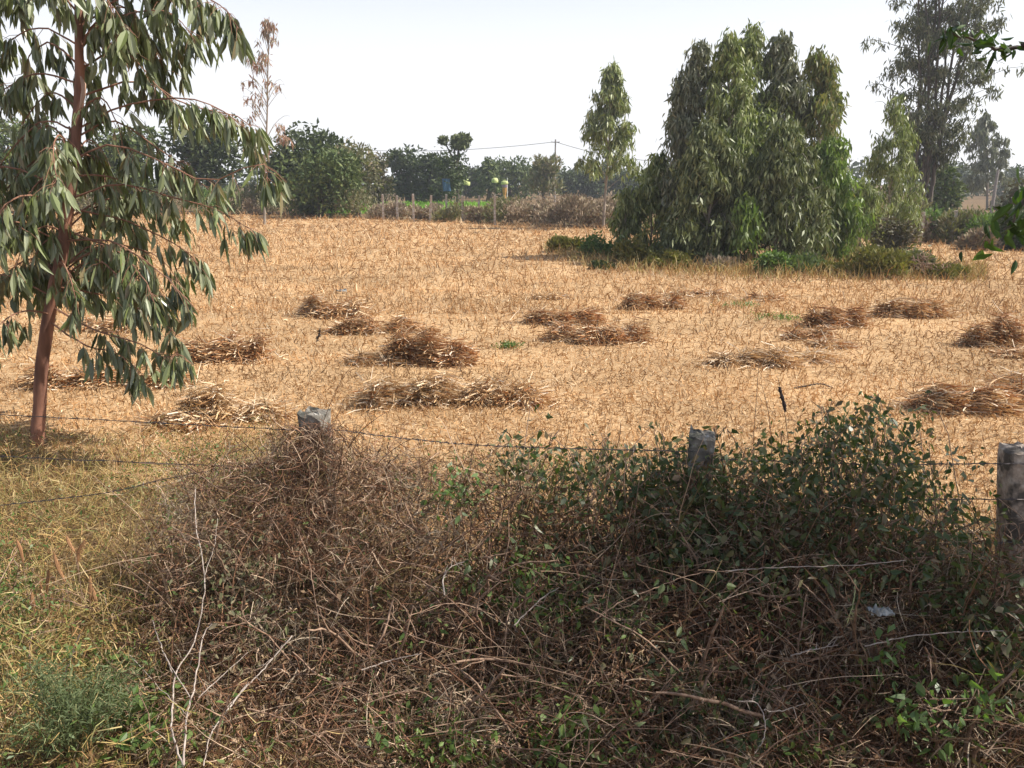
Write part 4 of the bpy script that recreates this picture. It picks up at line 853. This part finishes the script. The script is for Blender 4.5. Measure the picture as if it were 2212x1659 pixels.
climber('weed_plant', 'star leaved green weed at the lower left beside the pale stems', [(290, 1530, 55, 25, 1), (340, 1610, 60, 25, .5)], 700, 'weed', 60, 'weed', shape='lance', size=(.03, .06))
climber('weed_plant', 'pale speckled weed at the left edge below the foxtails', [(60, 1330, 60, 40, 1), (20, 1270, 40, 40, .6), (100, 1430, 90, 40, .5)], 1500, 'weed', 60, 'weed', size=(.015, .03))
climber('weed_plant', 'grey green leafy weed in the left of the brown tangle', [(540, 1220, 50, 50, 1), (500, 1330, 50, 60, .5)], 420, 'bush_grey', 40, 'weed', size=(.025, .045), back=(-.08, .1))
climber('weed_plant', 'small bright sprig hanging between the left and middle posts', [(985, 1060, 22, 22, 1)], 150, 'bright', 30, 'weed', size=(.025, .05), back=(-.05, .1))
climber('weed_plant', 'upright bright leaved sprig in the lower right shade', [(1918, 1425, 10, 24, 1)], 36, 'bright', 12, 'weed', size=(.03, .05), back=(-.12, -.05))
climber('weed_plant', 'cluster of drooping pale green leaves at the lower right', [(1985, 1530, 26, 14, 1)], 90, 'bright', 30, 'weed', size=(.03, .055), back=(-.12, 0))
climber('weed_plant', 'drooping pale green leaves farthest right near the bottom', [(2110, 1515, 18, 15, 1)], 60, 'bright', 20, 'weed', size=(.03, .052), back=(-.12, 0))
# feathery plant lower left
def feathery():
    base = ground(165, 1640); base = np.array([base[0], base[1], 0])
    root = empty('feathery_shrub', base, 'soft feathery green shrub at the lower left corner', 'shrub')
    P = []; LP = []; LD = []
    for q in range(70):
        a = rng.uniform(0, 6.28); r = rng.uniform(.05, .34); h = rng.uniform(.2, .55) * (1 - r * .8); e = np.array([math.cos(a) * r, math.sin(a) * r, h]); pth = smooth_path([[0, 0, 0], e * [.4, .4, .6], e * [.8, .8, .95], e], 8, .006); P.append(pth)
        m_ = 60; i = rng.integers(2, 8, m_); LP.append(pth[i] + rng.normal(0, .03, (m_, 3))); LD.append(rdir(m_) + [0, 0, .4])
    s = Soup(); tubes(s, np.array(P), np.linspace(.004, .0015, 8), 4); s.build('stems', 'twig_green', root, kind='stuff')
    LP = np.vstack(LP); LD = nrm(np.vstack(LD)); s = Soup(); leaves(s, LP, LD, rng.uniform(.02, .045, len(LP)), .005, 'small'); s.build('leaves', 'fern', root, kind='stuff')
feathery()
def foxtails():
    root = empty('foxtail_grass', at(150, 1330, 3.9) * [1, 1, 0], 'clump of brown foxtail grass heads at the left edge', 'grass')
    b = np.array(root.location)
    for (px, py, l) in [(45, 1190, 60), (103, 1255, 60), (92, 1290, 70), (170, 1190, 60), (195, 1270, 60), (205, 1290, 50), (125, 1225, 70), (70, 1300, 50), (110, 1310, 50), (150, 1175, 40)]:
        p = at(px, py, 3.9 + rng.uniform(-.1, .1)) - b; lz = l / ppm(3.9, .5)
        top = p + [rng.normal(0, .02), 0, lz * .5]; bot = p - [rng.normal(0, .02), 0, lz * .5]
        s = Soup(); tubes(s, smooth_path([top, p, bot], 8), [.001, .006, .009, .010, .009, .008, .006, .002], 6)
        n = 120; t = rng.random(n)[:, None]; Q = bot + (top - bot) * t; ribbons(s, Q, nrm(rdir(n) + nrm(top - bot) * .8), .022, .0012, 1, .1, 0); s.build('seed_head', 'foxtail', root)
        s = Soup(); tubes(s, smooth_path([bot, bot * [1, 1, .5], [bot[0] + rng.normal(0, .03), bot[1], 0]], 6), .0018, 4); s.build('stalk', 'twig_brown', root)
foxtails()

# ------------------------------------------------------------------ individual twigs and stems
WG = 'loose twigs in the thicket'
def twig(label, pts, dep=-.12, r=.004, m='twig_brown', name='twig', cat='twig', Y=None, group=WG):
    r = r * (.75 if name == 'twig' else 1); W_ = [at(px, py, Y) if Y else surf(px, py, dep + rng.normal(0, .015)) for px, py in pts]
    path = smooth_path(W_, 6 * len(pts), .0015); o0 = path[0].copy(); s = Soup(); tubes(s, path - o0, np.linspace(r, r * .55, len(path)), 6)
    # nodes and short side shoots
    for q in range(2 + len(pts)):
        i = rng.integers(1, len(path) - 2); p = path[i] - o0; d = rdir(1)[0]; l = rng.uniform(.02, .07); tubes(s, [p, p + d * l * .5, p + d * l + [0, 0, -.005]], [r * .5, r * .4, r * .2], 4)
    o = s.build(name, m, smooth=True); o.location = o0; o['label'] = label; o['category'] = cat
    if group: o['group'] = group
    return o
def sapling():
    root = empty('bare_sapling', surf(395, 1655, -.15) * [1, 1, 0], 'pale leafless sapling with forked stems at the lower left', 'sapling'); b = np.array(root.location)
    for pts, r in [([(422, 1056), (424, 1141), (442, 1244), (433, 1333), (415, 1396), (380, 1454), (373, 1521), (373, 1588), (397, 1655)], .0055),
                   ([(458, 1347), (440, 1373), (426, 1445), (415, 1503), (404, 1543), (397, 1655)], .006), ([(337, 1365), (357, 1418), (411, 1507)], .0035),
                   ([(279, 1414), (371, 1512), (402, 1543)], .0035), ([(536, 1409), (482, 1458), (429, 1507)], .0035), ([(470, 1120), (462, 1180), (442, 1244)], .003), ([(330, 1340), (350, 1400), (373, 1454)], .003)]:
        path = smooth_path([surf(px, py, -.15) for px, py in pts], 5 * len(pts), .002) - b; s = Soup(); tubes(s, path, np.linspace(r * .45, r * .75, len(path)), 6); s.build('stem', 'twig_pale', root, smooth=True)
sapling()
twig('pale leaning stem right of the bare sapling', [(536, 1476), (490, 1535), (455, 1588), (440, 1655)], r=.0055, m='twig_pale')
twig('dark thin stem inside the feathery shrub', [(172, 1369), (143, 1449), (125, 1520), (103, 1588)], r=.005, m='twig_dark')
twig('thick white curved stem near the middle of the tangle', [(960, 1286), (957, 1252), (972, 1226), (1003, 1214)], r=.0055, m='twig_pale')
twig('short pale straight twig left of the centre bottom', [(781, 1447), (853, 1424), (912, 1412)], r=.0045, m='twig_pale')
twig('tan twig sloping down to the right near the bottom', [(535, 1531), (615, 1554), (689, 1594), (755, 1656)], r=.0055, m='twig_brown')
twig('pale twig rising right, left part of the tangle', [(631, 1373), (580, 1433), (533, 1484), (486, 1531)], r=.0048, m='twig_pale')
twig('long brown vine stem falling from centre to the right', [(830, 1347), (927, 1387), (1072, 1422), (1228, 1455), (1350, 1500)], r=.0042)
twig('brown stem crossing from upper left to the long vine', [(892, 1242), (974, 1297), (1052, 1375), (1119, 1429)], r=.004)
twig('pale short stem between the two weeds in the middle', [(1111, 1351), (1170, 1293), (1209, 1269)], r=.0045, m='twig_pale')
twig('golden arched stem below the middle climber', [(1280, 1345), (1340, 1300), (1407, 1274), (1465, 1251), (1539, 1235), (1612, 1239), (1660, 1270), (1690, 1330)], r=.004)
twig('long nearly level pale stem below the right climber', [(1566, 1234), (1654, 1227), (1786, 1223), (1859, 1220), (1958, 1210)], r=.0042, m='twig_pale')
twig('pale green upright stem in the right of the tangle', [(1847, 1253), (1844, 1297), (1830, 1347)], r=.005, m='twig_green')
twig('leaning stem meeting the pale green stem', [(1715, 1242), (1771, 1297), (1815, 1347)], r=.004)
twig('pale rod on the left of the lower right shade', [(1708, 1417), (1760, 1402), (1810, 1394)], r=.004, m='twig_pale')
twig('long grey rod reaching towards the right edge', [(1868, 1396), (1958, 1376), (2082, 1365), (2168, 1363)], r=.0042, m='twig_pale')
twig('pale looping stem at the bottom, curling under itself', [(1595, 1515), (1634, 1519), (1652, 1554), (1650, 1593), (1630, 1628)], r=.004, m='twig_pale')
twig('small bowed stem right of the looping stem', [(1650, 1534), (1685, 1536), (1740, 1519)], r=.004, m='twig_pale')
twig('thin straight straw at the bottom edge right of centre', [(1428, 1620), (1486, 1632), (1584, 1651)], r=.0035)
twig('short dark twig lying left of the lower right shade', [(1350, 1480), (1393, 1495), (1479, 1499)], r=.004)
twig('thin pale shoot arching left of the broken topped post', [(300, 1000), (400, 1010), (480, 1060), (560, 1090), (630, 1190)], r=.0035)
twig('bundle edge stem dropping from the dark hollow', [(640, 1140), (665, 1200), (680, 1290), (700, 1400)], r=.0035)
twig('brown stem in the right half sloping down left to right', [(1540, 1380), (1600, 1440), (1680, 1510), (1760, 1600)], r=.0035)
SG = 'tall dead grass stalks at the fence'
def stalk(label, pts, head, Y, m='twig_brown', r=.0025, hr=.008, hm='seed'):
    root = empty('grass_stalk', at(*pts[-1], Y), label, 'stalk', SG); b = np.array(root.location)
    s = Soup(); path = smooth_path([at(px, py, Y) for px, py in pts], 24) - b; tubes(s, path, np.linspace(r * .5, r * .8, 24), 5); s.build('stem', m, root)
    if head:
        s = Soup(); hp = smooth_path([at(px, py, Y) for px, py in head], 10) - b; tubes(s, hp, hr * np.array([.2, .5, 1.1, .7, 1.2, .8, 1.25, .9, .6, .2]), 6)
        n = 60; Q = hp[rng.integers(1, 9, n)]; leaves(s, Q, rdir(n), .016, .007, 'small'); s.build('seed_head', hm, root)
stalk('stalk with a thick dark seed spike left of the right climber', [(1680, 815), (1690, 860), (1700, 930), (1712, 1040)], [(1682, 835), (1687, 850), (1694, 875), (1696, 890)], 3.95, hr=.009, m='twig_dark')
stalk('tallest thin tan stalk left of the dark seed spike', [(1640, 775), (1633, 873), (1627, 960), (1622, 1080)], None, 3.95)
stalk('thin tan stalk directly left of the dark seed spike', [(1645, 830), (1660, 890), (1666, 960), (1668, 1060)], None, 3.95)
stalk('leaning stalk with a narrow brown head above the broken topped post', [(692, 700), (683, 745), (668, 820), (655, 930)], [(693, 706), (690, 718), (687, 728), (684, 737)], 4.4, r=.0018, hr=.003, hm='twig_dark')
stalk('upright stalk with tiny dark leaf left of the fence, in the straw', [(280, 845), (300, 900), (310, 960), (320, 1060)], None, 4.7, r=.0022)
twig('grey dead branch lying on the stubble right of centre', [(1716, 838), (1745, 833), (1770, 829), (1785, 832), (1800, 838)], Y=9.35, r=.012, m='twig_dark', group=None, cat='branch', name='dead_branch')
# scraps
def scrap(label, px, py, size, flat=False, Y=None):
    p = surf(px, py, -.08) if Y is None else ground(px, py) + [0, 0, .03]; s = Soup(); n = 9
    u = np.linspace(-1, 1, n); G = np.array([[[a * size, c * size * .5 + rng.normal(0, size * .06), abs(rng.normal(0, size * .22)) + .02] for c in u] for a in u]); s.grid(G[None]); s.grid((G + [0, 0, -.004])[None])
    o = s.build('crumpled_scrap', 'scrap'); o.location = p; o['label'] = label; o['category'] = 'scrap'
scrap('pale grey crinkled scrap caught in the lower right tangle', 1900, 1332, .055)
scrap('small pale scrap lying behind the leftmost straw heap', 738, 634, .12, Y=1)

# ------------------------------------------------------------------ roadside tree whose crown is above and right of the view
def road_tree():
    base = np.array([5.6, 2.9, 0]); root = empty('roadside_tree', base, 'roadside tree at the right whose dark leafy twigs hang into the photo', 'tree')
    s = Soup(); tp = smooth_path([[0, 0, -.1], [.1, .1, 1.5], [-.2, .3, 3.0], [-.5, .6, 4.4], [-.6, .8, 5.6]], 18, .01); tubes(s, tp, np.linspace(.16, .05, 18), 10); s.build('trunk', 'bark_dark', root, smooth=True)
    br = []; 
    for q in range(34):
        a = rng.uniform(0, 6.28); p0 = tp[rng.integers(8, 18)]; e = np.array([-.5 + math.cos(a) * rng.uniform(.3, 1.9), .5 + math.sin(a) * rng.uniform(.2, 1.0), rng.uniform(3.95, 5.6)])
        br.append(smooth_path([p0, (p0 + e) / 2 + [0, 0, .3], e], 9, .02))
    s = Soup(); tubes(s, np.array(br), np.linspace(.03, .006, 9), 5); s.build('branches', 'bark_dark', root, kind='stuff')
    br = np.array(br); n = 950; node = br[rng.integers(0, len(br), n), rng.integers(3, 9, n)] + rng.normal(0, .13, (n, 3)); node[:, 2] = np.maximum(node[:, 2], 3.9)
    P = np.repeat(node, 4, 0) + rng.normal(0, .07, (n * 4, 3)); s = Soup(); leaves(s, P, nrm(rdir(len(P)) + [0, 0, -.3]), rng.uniform(.06, .11, len(P)), rng.uniform(.03, .05, len(P)), 'small'); s.build('leaves', 'road_leaf', root, kind='stuff')
    # the two twigs that reach into the frame
    shapes = []
    for q in range(4):
        s = Soup(); leaves(s, np.zeros((1, 3)), np.array([[0, 0, -1.]]), 1.0, .45, 'oval', .3); mo = s.build('leaf', 'road_leaf'); shapes.append(mo.data); bpy.data.objects.remove(mo)
    def hang(pts, Y, n, spread, size, dn):
        W_ = [at(px, py, Y) - base for px, py in pts]; path = smooth_path([tp[10]] + W_, 30, .003); s = Soup(); tubes(s, path, np.linspace(.012, .002, 30), 5); s.build('twig', 'bark_dark', root, smooth=True)
        for i in range(n):
            t = rng.integers(16, 30); p = path[t] + rng.normal(0, spread, 3); o = bpy.data.objects.new('leaf', shapes[rng.integers(4)]); col.objects.link(o); o.parent = root; o.rotation_mode = 'QUATERNION'
            d = Vector((rng.normal(0, .5), rng.normal(0, .4), dn + rng.normal(0, .4))).normalized()
            o.rotation_quaternion = d.to_track_quat('-Z', 'Y') @ Matrix.Rotation(rng.uniform(0, 6.28), 3, 'Z').to_quaternion(); o.location = p; l = rng.uniform(*size); o.scale = (l, l, l)
    hang([(2420, 60), (2260, 100), (2200, 105), (2150, 102), (2090, 82), (2040, 68)], 2.6, 60, .014, (.025, .055), -.3)
    hang([(2420, 120), (2300, 118), (2215, 118)], 2.5, 9, .02, (.05, .08), -1)
    hang([(2480, 260), (2330, 330), (2240, 400), (2190, 470), (2165, 520)], 2.5, 46, .045, (.03, .065), -.9)
    hang([(2480, 300), (2340, 380), (2260, 440), (2225, 500)], 2.4, 34, .045, (.03, .065), -.9)
road_tree()

# ------------------------------------------------------------------ haze
bx0, bx1, by0, by1, bz0, bz1 = -160, 160, -20, 200, -2, 24
s = Soup(); s.box(((bx0 + bx1) / 2, (by0 + by1) / 2, (bz0 + bz1) / 2), ((bx1 - bx0) / 2, (by1 - by0) / 2, (bz1 - bz0) / 2))
hm = bpy.data.materials.new('haze_air'); hm.use_nodes = True; nt = hm.node_tree
nt.nodes.remove(nt.nodes['Principled BSDF']); pv = nt.nodes.new('ShaderNodeVolumePrincipled'); pv.inputs['Color'].default_value = (.86, .9, .96, 1); pv.inputs['Density'].default_value = .0008; pv.inputs['Anisotropy'].default_value = .3
nt.links.new(pv.outputs[0], nt.nodes['Material Output'].inputs['Volume']); M['haze_air'] = hm
s.build('haze', 'haze_air', kind='stuff', label='thin pale haze in the air')
tri = sum(len(o.data.polygons) * 2 for o in scene.objects if o.type == 'MESH'); open('/tmp/tris.txt', 'w').write(str(tri)) if 0 else print('tris', tri, 'objects', len(scene.objects))
